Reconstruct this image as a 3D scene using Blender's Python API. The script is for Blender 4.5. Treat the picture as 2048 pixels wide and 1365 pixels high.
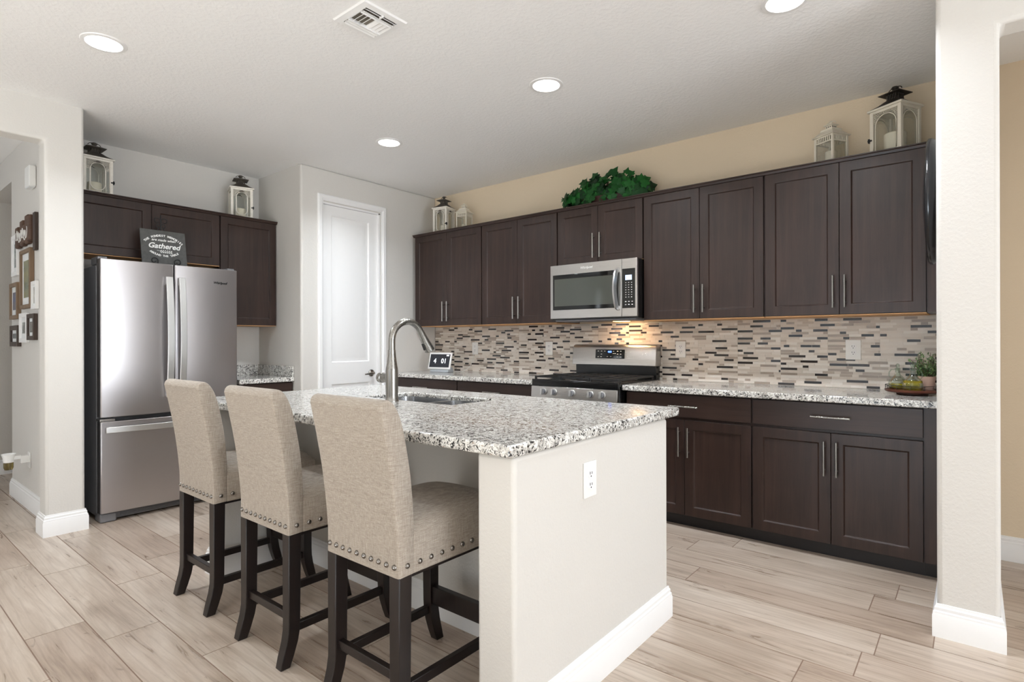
import bpy, bmesh, math, random
from mathutils import Vector, Matrix
R = math.radians
rng = random.Random(11)
for o in list(bpy.data.objects):
    bpy.data.objects.remove(o, do_unlink=True)
S = bpy.context.scene
C = S.collection

# ------------------------------------------------------------------ camera
CAM_H = 1.219
yaw, pit, rol, FPX = R(39.324), R(0.0086), R(-0.159), 1127.7
fw = Vector((-math.sin(yaw) * math.cos(pit), math.cos(yaw) * math.cos(pit), math.sin(pit)))
rt = Vector((math.cos(yaw), math.sin(yaw), 0))
up = rt.cross(fw)
rt2 = rt * math.cos(rol) + up * math.sin(rol)
up2 = up * math.cos(rol) - rt * math.sin(rol)
cam_d = bpy.data.cameras.new('camera')
cam = bpy.data.objects.new('camera', cam_d)
C.objects.link(cam)
m = Matrix((rt2, up2, -fw)).transposed().to_4x4()
m.translation = Vector((0, 0, CAM_H))
cam.matrix_world = m
cam_d.sensor_fit = 'HORIZONTAL'
cam_d.sensor_width = 36.0
cam_d.lens = 36.0 * FPX / 2048.0
cam_d.clip_start = 0.02
S.camera = cam

# ------------------------------------------------------------------ world, daylight, exposure
W = bpy.data.worlds.new('daylight_world')
S.world = W
W.use_nodes = True
W.node_tree.nodes['Background'].inputs[0].default_value = (0.86, 0.93, 1.0, 1)
W.node_tree.nodes['Background'].inputs[1].default_value = 1.0
S.view_settings.view_transform = 'Standard'
S.view_settings.look = 'None'
S.view_settings.gamma = 1.0
S.view_settings.use_curve_mapping = False
S.view_settings.exposure = 0.30
S.cycles.use_denoising = True
S.cycles.max_bounces = 10
S.cycles.diffuse_bounces = 6
S.cycles.glossy_bounces = 5
S.cycles.transparent_max_bounces = 16
S.cycles.sample_clamp_indirect = 6.0
S.cycles.caustics_reflective = False
S.cycles.caustics_refractive = False


def area_light(name, loc, rot, sx, sy, power, color=(1, 1, 1), spread=180):
    d = bpy.data.lights.new(name, 'AREA')
    d.shape = 'RECTANGLE'
    d.size, d.size_y = sx, sy
    d.energy = power
    d.color = color
    d.spread = R(spread)
    o = bpy.data.objects.new(name, d)
    C.objects.link(o)
    o.location = loc
    o.rotation_euler = rot
    return o


# daylight entering by the sliding doors behind the camera and the windows on the right of the great room
area_light('daylight_rear', (-1.55, -4.12, 1.30), (R(125), 0, 0), 4.6, 2.2, 10, (0.85, 0.93, 1.0))
area_light('daylight_right', (5.08, 0.95, 1.25), (R(125), 0, R(90)), 3.0, 2.2, 175, (0.88, 0.94, 1.0))
area_light('hall_fill', (-5.9, -3.9, 1.4), (R(100), 0, 0), 1.8, 2.0, 32, (0.86, 0.93, 1.0))  # added fill lamp for the hall, the rear wall has no opening here
# sun added through the rear opening; its bounce off the floor lifts the ceiling
sd = bpy.data.lights.new('sun', 'SUN')
sd.energy = 47.0
sd.angle = R(0.6)
sd.color = (0.70, 0.86, 1.0)
so = bpy.data.objects.new('sun', sd)
C.objects.link(so)
so.rotation_euler = Vector((-0.12, -1.0, 0.64)).to_track_quat('Z', 'Y').to_euler()


# ------------------------------------------------------------------ colour and material helpers
def lin(c):
    def f(u):
        u = u / 255.0
        return u / 12.92 if u <= 0.04045 else ((u + 0.055) / 1.055) ** 2.4
    return (f(c[0]), f(c[1]), f(c[2]), 1.0)


class NT:
    """small node-tree helper"""
    def __init__(s, name):
        s.m = bpy.data.materials.new(name)
        s.m.use_nodes = True
        s.t = s.m.node_tree
        s.b = s.t.nodes['Principled BSDF']
        s.out = s.t.nodes['Material Output']
        s.tc = None

    def n(s, typ, **kw):
        nd = s.t.nodes.new(typ)
        for k, v in kw.items():
            setattr(nd, k, v)
        return nd

    def l(s, a, b):
        s.t.links.new(a, b)

    def coord(s, scale=(1, 1, 1), rot=(0, 0, 0), src=None):
        if s.tc is None:
            s.tc = s.n('ShaderNodeTexCoord')
        mp = s.n('ShaderNodeMapping')
        s.l(src or s.tc.outputs['Object'], mp.inputs['Vector'])
        mp.inputs['Scale'].default_value = scale
        mp.inputs['Rotation'].default_value = rot
        return mp.outputs[0]

    def noise(s, vec, scale, detail=3, rough=0.5, dist=0.0):
        nd = s.n('ShaderNodeTexNoise')
        s.l(vec, nd.inputs['Vector'])
        nd.inputs['Scale'].default_value = scale
        nd.inputs['Detail'].default_value = detail
        nd.inputs['Roughness'].default_value = rough
        nd.inputs['Distortion'].default_value = dist
        return nd.outputs['Fac']

    def ramp(s, fac, stops, interp='LINEAR'):
        nd = s.n('ShaderNodeValToRGB')
        nd.color_ramp.interpolation = interp
        el = nd.color_ramp.elements
        while len(el) < len(stops):
            el.new(0.5)
        for e, (p, c) in zip(el, stops):
            e.position = p
            e.color = c if len(c) == 4 else (*c, 1)
        s.l(fac, nd.inputs[0])
        return nd.outputs[0]

    def mix(s, fac, a, b, mode='MIX'):
        nd = s.n('ShaderNodeMix', data_type='RGBA', blend_type=mode)
        for sock, v in ((nd.inputs[0], fac), (nd.inputs[6], a), (nd.inputs[7], b)):
            if hasattr(v, 'links'):
                s.l(v, sock)
            else:
                sock.default_value = v
        return nd.outputs[2]

    def math(s, op, a, b=0.0):
        nd = s.n('ShaderNodeMath', operation=op)
        for sock, v in ((nd.inputs[0], a), (nd.inputs[1], b)):
            if hasattr(v, 'links'):
                s.l(v, sock)
            else:
                sock.default_value = v
        return nd.outputs[0]

    def bump(s, h, strength=0.2, dist=0.002):
        nd = s.n('ShaderNodeBump')
        nd.inputs['Strength'].default_value = strength
        nd.inputs['Distance'].default_value = dist
        s.l(h, nd.inputs['Height'])
        s.l(nd.outputs[0], s.b.inputs['Normal'])

    def set(s, **kw):
        for k, v in kw.items():
            sock = s.b.inputs[k]
            if hasattr(v, 'links'):
                s.l(v, sock)
            else:
                sock.default_value = v
        return s


G = lambda v: (v, v, v, 1)


def plain(name, rgb, rough=0.5, metal=0.0, coat=0.0, vary=0.06, scale=30):
    t = NT(name)
    c = lin(rgb)
    if vary:
        f = t.noise(t.coord(), scale, 3)
        a = tuple(min(1, x * (1 - vary)) for x in c[:3]) + (1,)
        b = tuple(min(1, x * (1 + vary)) for x in c[:3]) + (1,)
        t.set(**{'Base Color': t.mix(f, a, b)})
    else:
        t.set(**{'Base Color': c})
    t.set(Roughness=rough, Metallic=metal)
    t.b.inputs['Coat Weight'].default_value = coat
    return t.m


def emitter(name, rgb, strength):
    t = NT(name)
    t.set(**{'Base Color': lin(rgb), 'Emission Color': lin(rgb), 'Emission Strength': strength})
    return t.m


def paint(name, rgb, bump=0.25, scale=90):
    t = NT(name)
    v = t.coord()
    f = t.noise(v, scale, 4, 0.55)
    big = t.noise(v, 1.3, 2)
    c = lin(rgb)
    t.set(**{'Base Color': t.mix(big, tuple(x * 0.985 for x in c[:3]) + (1,), tuple(min(1, x * 1.015) for x in c[:3]) + (1,))}, Roughness=0.75)
    t.bump(t.ramp(f, [(0.42, G(0)), (0.62, G(1))]), bump, 0.0015)
    return t.m


def wood(name, dark, light, grain='z', rough=0.40, coat=0.0):
    t = NT(name)
    s1 = {'z': (26, 26, 1.6), 'x': (1.6, 26, 26), 'y': (26, 1.6, 26)}[grain]
    s2 = {'z': (170, 170, 7), 'x': (7, 170, 170), 'y': (170, 7, 170)}[grain]
    a = t.noise(t.coord(s1), 1.0, 5, 0.6, 0.6)
    b = t.noise(t.coord(s2), 1.0, 3, 0.6)
    cl = t.noise(t.coord(), 2.6, 3, 0.6)
    f = t.math('ADD', t.math('MULTIPLY', a, 0.55), t.math('ADD', t.math('MULTIPLY', b, 0.2), t.math('MULTIPLY', cl, 0.3)))
    t.set(**{'Base Color': t.ramp(f, [(0.36, lin(dark)), (0.68, lin(light))])}, Roughness=rough)
    t.b.inputs['Coat Weight'].default_value = coat
    t.b.inputs['Specular IOR Level'].default_value = 0.42
    t.bump(b, 0.08, 0.0006)
    return t.m


def steel(name, rgb, rough=0.24, brush='y', bump=0.03):
    t = NT(name)
    sc = {'x': (3, 600, 600), 'y': (600, 3, 600), 'z': (600, 600, 3), 'h': (5, 5, 1700)}[brush]
    f = t.noise(t.coord(sc), 1.0, 2)
    c = lin(rgb)
    t.set(**{'Base Color': t.mix(f, tuple(x * 0.93 for x in c[:3]) + (1,), c)}, Metallic=1.0)
    t.set(Roughness=t.math('ADD', t.math('MULTIPLY', f, 0.12), rough - 0.06))
    t.bump(f, bump, 0.0004)
    return t.m


def granite_mat():
    t = NT('granite')
    v = t.coord()
    base = t.noise(v, 34, 4, 0.65)
    col = t.ramp(base, [(0.34, lin((164, 161, 157))), (0.44, lin((214, 212, 207))), (0.58, lin((240, 239, 235)))])
    vo = t.n('ShaderNodeTexVoronoi')
    t.l(v, vo.inputs['Vector'])
    vo.inputs['Scale'].default_value = 120
    cell = t.n('ShaderNodeSeparateColor')
    t.l(vo.outputs['Color'], cell.inputs[0])
    col = t.mix(t.ramp(cell.outputs[0], [(0.68, G(0)), (0.80, G(0.6))]), col, lin((168, 163, 156)))
    brown = t.noise(v, 52, 3, 0.6)
    col = t.mix(t.ramp(brown, [(0.66, G(0)), (0.70, G(0.75))]), col, lin((146, 116, 88)))
    d1 = t.noise(v, 76, 4, 0.60, 1.2)
    col = t.mix(t.ramp(d1, [(0.548, G(0)), (0.572, G(0.97))]), col, lin((38, 37, 38)))
    d2 = t.noise(v, 190, 2, 0.5)
    col = t.mix(t.ramp(d2, [(0.60, G(0)), (0.66, G(0.7))]), col, lin((82, 80, 78)))
    t.set(**{'Base Color': col}, Roughness=0.09)
    t.b.inputs['Specular IOR Level'].default_value = 0.55
    return t.m


def plank_mat():
    t = NT('plank_tile')
    geo = t.n('ShaderNodeNewGeometry')
    r = geo.outputs['Random Per Island']
    cb = t.n('ShaderNodeCombineXYZ')
    t.l(t.math('MULTIPLY', r, 37.0), cb.inputs[0])
    t.l(t.math('MULTIPLY', r, 91.0), cb.inputs[1])
    if t.tc is None:
        t.tc = t.n('ShaderNodeTexCoord')
    va = t.n('ShaderNodeVectorMath', operation='ADD')
    t.l(t.tc.outputs['Object'], va.inputs[0])
    t.l(cb.outputs[0], va.inputs[1])
    src = va.outputs[0]
    g1 = t.noise(t.coord((1.7, 15, 1), src=src), 1.0, 5, 0.62, 1.1)
    g2 = t.noise(t.coord((5, 130, 1), src=src), 1.0, 4, 0.6, 0.5)
    cl = t.noise(t.coord((1.2, 3.2, 1), src=src), 1.0, 3, 0.55, 0.8)
    kn = t.noise(t.coord((3.2, 13, 1), src=src), 1.0, 4, 0.6, 2.2)
    wav = t.n('ShaderNodeTexWave', wave_type='BANDS', bands_direction='Y')
    t.l(t.coord((0.9, 9, 1), src=src), wav.inputs['Vector'])
    wav.inputs['Scale'].default_value = 1.1
    wav.inputs['Distortion'].default_value = 7.5
    wav.inputs['Detail'].default_value = 3
    wav.inputs['Detail Scale'].default_value = 1.2
    f = t.math('ADD', t.math('MULTIPLY', g1, 0.55), t.math('ADD', t.math('MULTIPLY', g2, 0.15), t.math('MULTIPLY', cl, 0.35)))
    col = t.ramp(f, [(0.38, lin((152, 137, 124))), (0.50, lin((185, 171, 158))), (0.64, lin((206, 195, 184)))])
    col = t.mix(t.ramp(wav.outputs['Fac'], [(0.0, G(0.22)), (0.2, G(0))]), col, lin((140, 122, 108)))
    col = t.mix(t.ramp(kn, [(0.655, G(0)), (0.74, G(0.62))]), col, lin((112, 96, 84)))
    tint = t.ramp(r, [(0.0, lin((236, 228, 222))), (0.5, lin((250, 246, 242))), (1.0, lin((255, 253, 250)))])
    col = t.mix(1.0, col, tint, 'MULTIPLY')
    t.set(**{'Base Color': col})
    t.set(Roughness=t.math('ADD', t.math('MULTIPLY', g1, 0.15), 0.22))
    t.bump(g2, 0.06, 0.0008)
    return t.m


def linen_mat():
    t = NT('linen')
    a = t.noise(t.coord((34, 34, 700)), 1.0, 2, 0.6)
    b = t.noise(t.coord((700, 700, 34)), 1.0, 2, 0.6)
    w = t.noise(t.coord(), 620, 1)
    f = t.math('ADD', t.math('MULTIPLY', a, 0.42), t.math('ADD', t.math('MULTIPLY', b, 0.42), t.math('MULTIPLY', w, 0.2)))
    t.set(**{'Base Color': t.ramp(f, [(0.36, lin((130, 119, 107))), (0.52, lin((163, 152, 140))), (0.68, lin((190, 181, 170)))])}, Roughness=0.9)
    t.b.inputs['Sheen Weight'].default_value = 0.15
    t.bump(f, 0.35, 0.001)
    return t.m


def stone_tile(name, a, b, rough=0.35):
    t = NT(name)
    geo = t.n('ShaderNodeNewGeometry')
    f = t.noise(t.coord((14, 14, 160)), 1.0, 3, 0.6)
    mixv = t.math('ADD', t.math('MULTIPLY', geo.outputs['Random Per Island'], 0.65), t.math('MULTIPLY', f, 0.4))
    t.set(**{'Base Color': t.ramp(mixv, [(0.1, lin(a)), (0.9, lin(b))])}, Roughness=rough)
    return t.m


def thin_glass(name, tint=(252, 253, 252), refl=0.03):
    t = NT(name)
    tr = t.n('ShaderNodeBsdfTransparent')
    tr.inputs[0].default_value = lin(tint)
    gl = t.n('ShaderNodeBsdfGlossy')
    gl.inputs['Roughness'].default_value = 0.02
    mx = t.n('ShaderNodeMixShader')
    fr = t.n('ShaderNodeFresnel')
    fr.inputs[0].default_value = 1.45
    t.l(t.math('ADD', t.math('MULTIPLY', fr.outputs[0], 0.4), refl * 0.3), mx.inputs[0])
    t.l(tr.outputs[0], mx.inputs[1])
    t.l(gl.outputs[0], mx.inputs[2])
    t.l(mx.outputs[0], t.out.inputs['Surface'])
    return t.m


def leaf_mat(name, a, b):
    t = NT(name)
    geo = t.n('ShaderNodeNewGeometry')
    f = t.math('ADD', t.math('MULTIPLY', geo.outputs['Random Per Island'], 0.8), t.math('MULTIPLY', t.noise(t.coord(), 60, 2), 0.3))
    t.set(**{'Base Color': t.ramp(f, [(0.1, lin(a)), (0.95, lin(b))]), 'Specular IOR Level': 0.25}, Roughness=0.5)
    return t.m


M = {}
M['wall'] = paint('wall_paint', (215, 212, 207))
M['wall_tan'] = paint('back_wall_tan', (231, 214, 188))  # tanner tone than the other walls
M['ceil'] = paint('ceiling_paint', (247, 247, 247), 0.5, 46)
M['white'] = plain('white_semigloss', (243, 243, 243), 0.32, vary=0.01)
M['plank'] = plank_mat()
M['grout'] = plain('floor_grout', (138, 116, 102), 0.8)
M['cab'] = wood('espresso_wood', (36, 25, 21), (60, 43, 37), 'z')
M['cabh'] = wood('espresso_wood_across', (36, 25, 21), (60, 43, 37), 'x')
M['cabside'] = M['cab']
M['toe'] = plain('toe_kick_black', (36, 32, 33), 0.45)
M['maple'] = wood('raw_maple', (196, 146, 96), (224, 178, 128), 'x', 0.6, 0)
M['granite'] = granite_mat()
M['steel'] = steel('brushed_steel', (198, 195, 192), 0.29, 'h', 0.008)
M['steel_fridge'] = steel('fridge_steel', (190, 186, 187), 0.30, 'y')
M['nickel'] = steel('brushed_nickel', (156, 153, 148), 0.28, 'z', 0.0)
M['bright'] = steel('bright_handle', (222, 222, 221), 0.33, 'z', 0.0)
M['sinksteel'] = steel('sink_steel', (205, 206, 208), 0.2, 'x', 0.02)
M['dgrey'] = plain('dark_grey_metal', (122, 122, 126), 0.5)
M['black'] = plain('black_enamel', (14, 14, 15), 0.22)
M['blackg'] = plain('black_glass', (10, 11, 12), 0.04, vary=0)
M['wmesh'] = plain('window_screen', (74, 76, 70), 0.07, vary=0)
M['blackm'] = plain('black_iron', (30, 30, 31), 0.6)
M['legwood'] = wood('dark_leg_wood', (19, 14, 14), (38, 29, 26), 'z', 0.33)
M['linen'] = linen_mat()
M['nail'] = plain('antique_nail', (136, 131, 126), 0.25, 1.0)
M['grout2'] = plain('mosaic_grout', (228, 221, 212), 0.8)
M['t_stone'] = stone_tile('stone_tile', (202, 191, 179), (230, 222, 212))
M['t_cream'] = stone_tile('cream_tile', (222, 214, 204), (240, 235, 228))
M['t_taupe'] = stone_tile('taupe_glass_tile', (158, 145, 133), (184, 171, 158), 0.12)
M['t_dark'] = stone_tile('espresso_glass_tile', (36, 31, 30), (52, 45, 42), 0.06)
M['distress'] = plain('distressed_white', (236, 231, 221), 0.7, vary=0.13, scale=70)
M['cream'] = plain('cream_metal', (226, 219, 203), 0.5, vary=0.05)
M['bronze'] = plain('dark_bronze', (58, 52, 45), 0.5, 0.4)
M['greymetal'] = plain('weathered_grey_metal', (92, 86, 78), 0.55, 0.3)
M['pane'] = thin_glass('pane_glass')
M['wax'] = plain('candle_wax', (238, 229, 210), 0.6, vary=0.02)
M['ivy'] = leaf_mat('ivy_leaf', (6, 32, 14), (30, 96, 36))
M['herb'] = leaf_mat('herb_leaf', (44, 66, 44), (112, 140, 84))
M['stem'] = plain('stem_brown', (86, 62, 44), 0.7)
M['wicker'] = wood('wicker', (34, 16, 13), (66, 34, 26), 'x', 0.6, 0)
M['slate'] = wood('grey_board', (70, 70, 69), (92, 92, 90), 'y', 0.7, 0)
M['lettering'] = plain('white_lettering', (240, 240, 238), 0.6, vary=0)
M['tanpot'] = plain('clay_pot', (196, 164, 148), 0.7)
M['traywood'] = wood('tray_wood', (66, 32, 22), (104, 54, 36), 'x', 0.4)
M['oil'] = plain('olive_oil', (196, 172, 34), 0.05, vary=0)
t = NT('olive_oil_clear')
t.set(**{'Base Color': lin((222, 200, 60)), 'Transmission Weight': 0.75, 'IOR': 1.3}, Roughness=0.02)
M['oil'] = t.m
M['glass'] = thin_glass('cruet_glass', (236, 244, 238), 0.2)
M['plastic'] = plain('white_plastic', (240, 240, 238), 0.35, vary=0)
M['fabricgrey'] = plain('grey_speaker_cloth', (176, 182, 188), 0.9, vary=0.1, scale=300)
M['slot'] = plain('dark_slot', (40, 38, 36), 0.7, vary=0)
M['brownframe'] = wood('brown_frame', (104, 84, 66), (138, 114, 90), 'z', 0.5)
M['darkframe'] = wood('dark_frame', (52, 42, 37), (78, 64, 56), 'z', 0.5)
M['signwood'] = wood('sign_wood', (66, 46, 36), (102, 76, 60), 'x', 0.6)
M['mat'] = plain('mat_board', (226, 228, 228), 0.8, vary=0.02)
M['amber'] = thin_glass('amber_bottle', (196, 184, 140), 0.2)
M['lamp'] = emitter('lamp_diffuser', (255, 250, 242), 9.0)
M['screen'] = emitter('dark_screen', (24, 26, 34), 0.35)
M['digit'] = emitter('white_digit', (240, 242, 246), 1.0)
M['blue'] = emitter('blue_digit', (90, 130, 255), 3.0)
M['lcd'] = emitter('pale_lcd', (176, 196, 222), 0.9)


# ------------------------------------------------------------------ mesh helpers
class MB:
    def __init__(s):
        s.v, s.f, s.mi = [], [], []
        s.cur = 0

    def add(s, vs, fs, T=None):
        k = len(s.v)
        if T is not None:
            vs = [T @ Vector(p) for p in vs]
        s.v += [tuple(p) for p in vs]
        s.f += [tuple(i + k for i in f) for f in fs]
        s.mi += [s.cur] * len(fs)
        return s

    def box(s, x0, x1, y0, y1, z0, z1, T=None):
        return s.add([(x0, y0, z0), (x1, y0, z0), (x1, y1, z0), (x0, y1, z0), (x0, y0, z1), (x1, y0, z1), (x1, y1, z1), (x0, y1, z1)],
                     [(0, 3, 2, 1), (4, 5, 6, 7), (0, 1, 5, 4), (1, 2, 6, 5), (2, 3, 7, 6), (3, 0, 4, 7)], T)

    def prism(s, poly, a0, a1, axis='x', T=None):
        n = len(poly)
        def P(p, a):
            return {'x': (a, p[0], p[1]), 'y': (p[0], a, p[1]), 'z': (p[0], p[1], a)}[axis]
        vs = [P(p, a0) for p in poly] + [P(p, a1) for p in poly]
        fs = [tuple(range(n))[::-1], tuple(range(n, 2 * n))] + [(i, (i + 1) % n, n + (i + 1) % n, n + i) for i in range(n)]
        return s.add(vs, fs, T)

    def loft(s, rings, cap=True, closed=False, T=None):
        n = len(rings[0])
        vs = [p for r in rings for p in r]
        fs = []
        m = len(rings)
        for j in range(m if closed else m - 1):
            a, b = j * n, ((j + 1) % m) * n
            for i in range(n):
                fs.append((a + i, a + (i + 1) % n, b + (i + 1) % n, b + i))
        if cap and not closed:
            fs.append(tuple(range(n))[::-1])
            fs.append(tuple(range((m - 1) * n, m * n)))
        return s.add(vs, fs, T)

    def tube(s, pts, r, n=10, closed=False, T=None, flat=None):
        pts = [Vector(p) for p in pts]
        rs = r if isinstance(r, (list, tuple)) else [r] * len(pts)
        rings = []
        ref = None
        N = len(pts)
        for i, p in enumerate(pts):
            if closed:
                d = pts[(i + 1) % N] - pts[i - 1]
            else:
                d = pts[min(i + 1, N - 1)] - pts[max(i - 1, 0)]
            d.normalize()
            if ref is None:
                ref = Vector((0, 0, 1)) if abs(d.z) < 0.9 else Vector((1, 0, 0))
            a = d.cross(ref)
            if a.length < 1e-5:
                a = d.cross(Vector((0, 1, 0)))
            a.normalize()
            b = a.cross(d).normalized()
            ref = b
            if flat:
                rings.append([tuple(p + a * (rs[i] * flat[0] * sx) + b * (rs[i] * flat[1] * sy)) for sx, sy in ((-1, -1), (1, -1), (1, 1), (-1, 1))])
            else:
                rings.append([tuple(p + a * (rs[i] * math.cos(2 * math.pi * k / n)) + b * (rs[i] * math.sin(2 * math.pi * k / n))) for k in range(n)])
        return s.loft(rings, True, closed, T)

    def lathe(s, prof, n=24, T=None, cap=True):
        rings = [[(max(r, 1e-4) * math.cos(2 * math.pi * k / n), max(r, 1e-4) * math.sin(2 * math.pi * k / n), z) for k in range(n)] for r, z in prof]
        return s.loft(rings, cap, False, T)

    def sweep(s, path, prof):
        """baseboard: sweep (outward, z) profile along an XY path, outward = right of travel"""
        P = [Vector(p) for p in path]
        rings = []
        for i, p in enumerate(P):
            ns = []
            if i > 0:
                d = (P[i] - P[i - 1]).normalized()
                ns.append(Vector((d.y, -d.x)))
            if i < len(P) - 1:
                d = (P[i + 1] - P[i]).normalized()
                ns.append(Vector((d.y, -d.x)))
            nn = ns[0] if len(ns) == 1 else (ns[0] + ns[1]) / max(0.2, 1 + ns[0].dot(ns[1]))
            rings.append([(p.x + nn.x * o, p.y + nn.y * o, z) for o, z in prof])
        return s.loft(rings, True)

    def build(s, name, mats, parent=None, bevel=0.0, seg=2, angle=35, loc=None, rot=None, kind=None):
        me = bpy.data.meshes.new(name)
        me.from_pydata(s.v, [], s.f)
        mats = mats if isinstance(mats, (list, tuple)) else [mats]
        for x in mats:
            me.materials.append(M[x] if isinstance(x, str) else x)
        for p, k in zip(me.polygons, s.mi):
            p.material_index = k
            p.use_smooth = True
        bm = bmesh.new()
        bm.from_mesh(me)
        bmesh.ops.recalc_face_normals(bm, faces=bm.faces)
        bm.to_mesh(me)
        bm.free()
        me.set_sharp_from_angle(angle=R(angle))
        o = bpy.data.objects.new(name, me)
        C.objects.link(o)
        if parent is not None:
            o.parent = parent
        if loc is not None:
            o.location = loc
        if rot is not None:
            o.rotation_euler = rot
        if bevel:
            b = o.modifiers.new('edge', 'BEVEL')
            b.width = bevel
            b.segments = seg
            b.limit_method = 'ANGLE'
            b.angle_limit = R(40)
        if kind:
            o['kind'] = kind
        return o


def tag(o, label, cat, group=None, kind=None):
    o['label'] = label
    o['category'] = cat
    if group:
        o['group'] = group
    if kind:
        o['kind'] = kind
    return o


def thing(name, label, cat, loc=(0, 0, 0), rz=0, group=None):
    o = bpy.data.objects.new(name, None)
    o.empty_display_size = 0.05
    C.objects.link(o)
    o.location = loc
    o.rotation_euler = (0, 0, rz)
    return tag(o, label, cat, group)


def dup(root, loc, rz=None, label=None, scale=None):
    r = root.copy()
    C.objects.link(r)
    r.location = loc
    if rz is not None:
        r.rotation_euler = (0, 0, rz)
    if scale:
        r.scale = (scale,) * 3
    if label:
        r['label'] = label
    for ch in list(root.children):
        c = ch.copy()
        C.objects.link(c)
        c.parent = r
        for g in list(ch.children):
            d = g.copy()
            C.objects.link(d)
            d.parent = c
    return r


def rxf(ax, deg, loc=(0, 0, 0)):
    return Matrix.Translation(loc) @ Matrix.Rotation(R(deg), 4, ax)


def spline(pts, n):
    P = [Vector(p) for p in pts]
    P = [P[0] * 2 - P[1]] + P + [P[-1] * 2 - P[-2]]
    out = []
    for i in range(1, len(P) - 2):
        for k in range(n):
            u = k / n
            a, b, c, d = P[i - 1], P[i], P[i + 1], P[i + 2]
            out.append(0.5 * ((2 * b) + (c - a) * u + (2 * a - 5 * b + 4 * c - d) * u * u + (3 * b - a - 3 * c + d) * u ** 3))
    out.append(P[-2])
    return out


def text_mesh(name, txt, size, mat, parent, T, shear=0.0, bold=0.0, depth=0.0008, align='CENTER', space=1.0, arc=None):
    """flat raised lettering in the local XY plane, moved by T. arc=(radius, sign): characters along a circle"""
    def one(s, al):
        cu = bpy.data.curves.new('tmp', 'FONT')
        cu.body = s
        cu.size = size
        cu.shear = shear
        cu.offset = bold
        cu.extrude = depth
        cu.align_x = al
        cu.space_character = space
        cu.resolution_u = 3
        ob = bpy.data.objects.new('tmp', cu)
        C.objects.link(ob)
        dg = bpy.context.evaluated_depsgraph_get()
        me = bpy.data.meshes.new_from_object(ob.evaluated_get(dg))
        vs = [tuple(v.co) for v in me.vertices]
        fs = [tuple(p.vertices) for p in me.polygons]
        bpy.data.objects.remove(ob, do_unlink=True)
        bpy.data.curves.remove(cu)
        bpy.data.meshes.remove(me)
        return vs, fs
    b = MB()
    if arc is None:
        vs, fs = one(txt, align)
        b.add(vs, fs, T)
    else:
        rad, sgn, step = arc
        n = len(txt)
        for i, ch in enumerate(txt):
            if ch == ' ':
                continue
            a = (i - (n - 1) / 2) * step
            vs, fs = one(ch, 'CENTER')
            L = Matrix.Translation((rad * math.sin(a), sgn * rad * (math.cos(a) - 1), 0)) @ Matrix.Rotation(-sgn * a, 4, 'Z')
            b.add(vs, fs, T @ L)
    return b.build(name, mat, parent)


# ================================================================== STRUCTURE
YB, XF, XP, ZC = 4.14, -5.175, -4.44, 2.743

# floor: every plank its own island of one floor mesh
b = MB()
b.cur = 1
b.box(-8.2, 5.3, -4.4, 4.5, -0.08, -0.0014)
b.cur = 0
PW, PL, Y0 = 0.2053, 1.012, 0.722
offs = {0: -3.763, 1: -3.33, 2: -3.584, -1: -3.005, 9: -0.302, 10: -1.14, 11: -0.37, 12: -1.30, 13: -1.105, 3: -3.9, 14: -0.75, -2: -3.6}
for r_ in range(-25, 19):
    y0 = Y0 + r_ * PW
    ofs = offs.get(r_, rng.uniform(0, PL))
    k0 = math.floor((-8.2 - ofs) / PL)
    x = ofs + k0 * PL
    while x < 5.3:
        xa, xb = max(-8.2, x) + 0.0023, min(5.3, x + PL) - 0.0023
        ya, yb = max(-4.4, y0) + 0.0023, min(4.5, y0 + PW) - 0.0023
        if xb - xa > 0.02 and yb - ya > 0.02:
            b.box(xa, xb, ya, yb, -0.0045, 0.0)
        x += PL
b.build('floor', ['plank', 'grout'], kind='structure')

MB().box(-8.2, 5.3, -4.4, 4.5, ZC, ZC + 0.12).build('ceiling', 'ceil', kind='structure')

# walls
MB().box(-5.3, 5.3, YB, YB + 0.14, 0, ZC).build('wall_back', 'wall_tan', kind='structure')
MB().box(XF - 0.12, XF, 1.0, YB, 0, ZC).build('wall_left', 'wall', kind='structure')
# pantry: side wall of the fridge alcove and the door wall
b = MB()
b.prism([(2.582, 0), (2.789, 0), (2.789, 2.447), (3.399, 2.447), (3.399, 0), (YB, 0), (YB, ZC), (2.582, ZC)], XP - 0.115, XP, 'x')
b.build('wall_pantry', 'wall', bevel=0.018, seg=4, kind='structure')
MB().box(XF, XP - 0.03, 2.5823, 2.69, 0, ZC).build('wall_pantry_side', 'wall', kind='structure')
MB().box(XP - 0.7, XP - 0.6, 2.69, YB, 0, ZC).build('wall_pantry_back', 'wall', kind='structure')
# wing beside the refrigerator with the opening to the hall
MB().box(-5.97, -4.60, 0.957, 1.075, 0, ZC).build('wall_hall', 'wall', kind='structure')
b = MB()
b.prism([(1.08, 0), (1.08, ZC + 0.03), (-4.2, ZC + 0.03), (-4.2, 0), (-0.5, 0), (-0.5, 2.487), (0.876, 2.487), (0.876, 0)], -4.644, -4.49, 'x')
b.build('wall_wing', 'wall', bevel=0.018, seg=4, kind='structure')
# hall beyond
MB().box(-7.07, -6.95, -4.2, 2.4, 0, ZC).build('wall_far', 'wall', kind='structure')
b = MB()
b.box(-6.95, -5.97, 0.957, 2.3, 2.512, ZC - 0.002)
b.build('trim_9', 'wall', kind='structure')
MB().box(-6.95, -5.97, 2.2, 2.3, 0, 2.512).build('wall_hall_end', 'wall', kind='structure')
MB().box(-5.97, -5.85, 1.075, 2.2, 0, ZC).build('wall_hall_side', 'wall', kind='structure')
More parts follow.
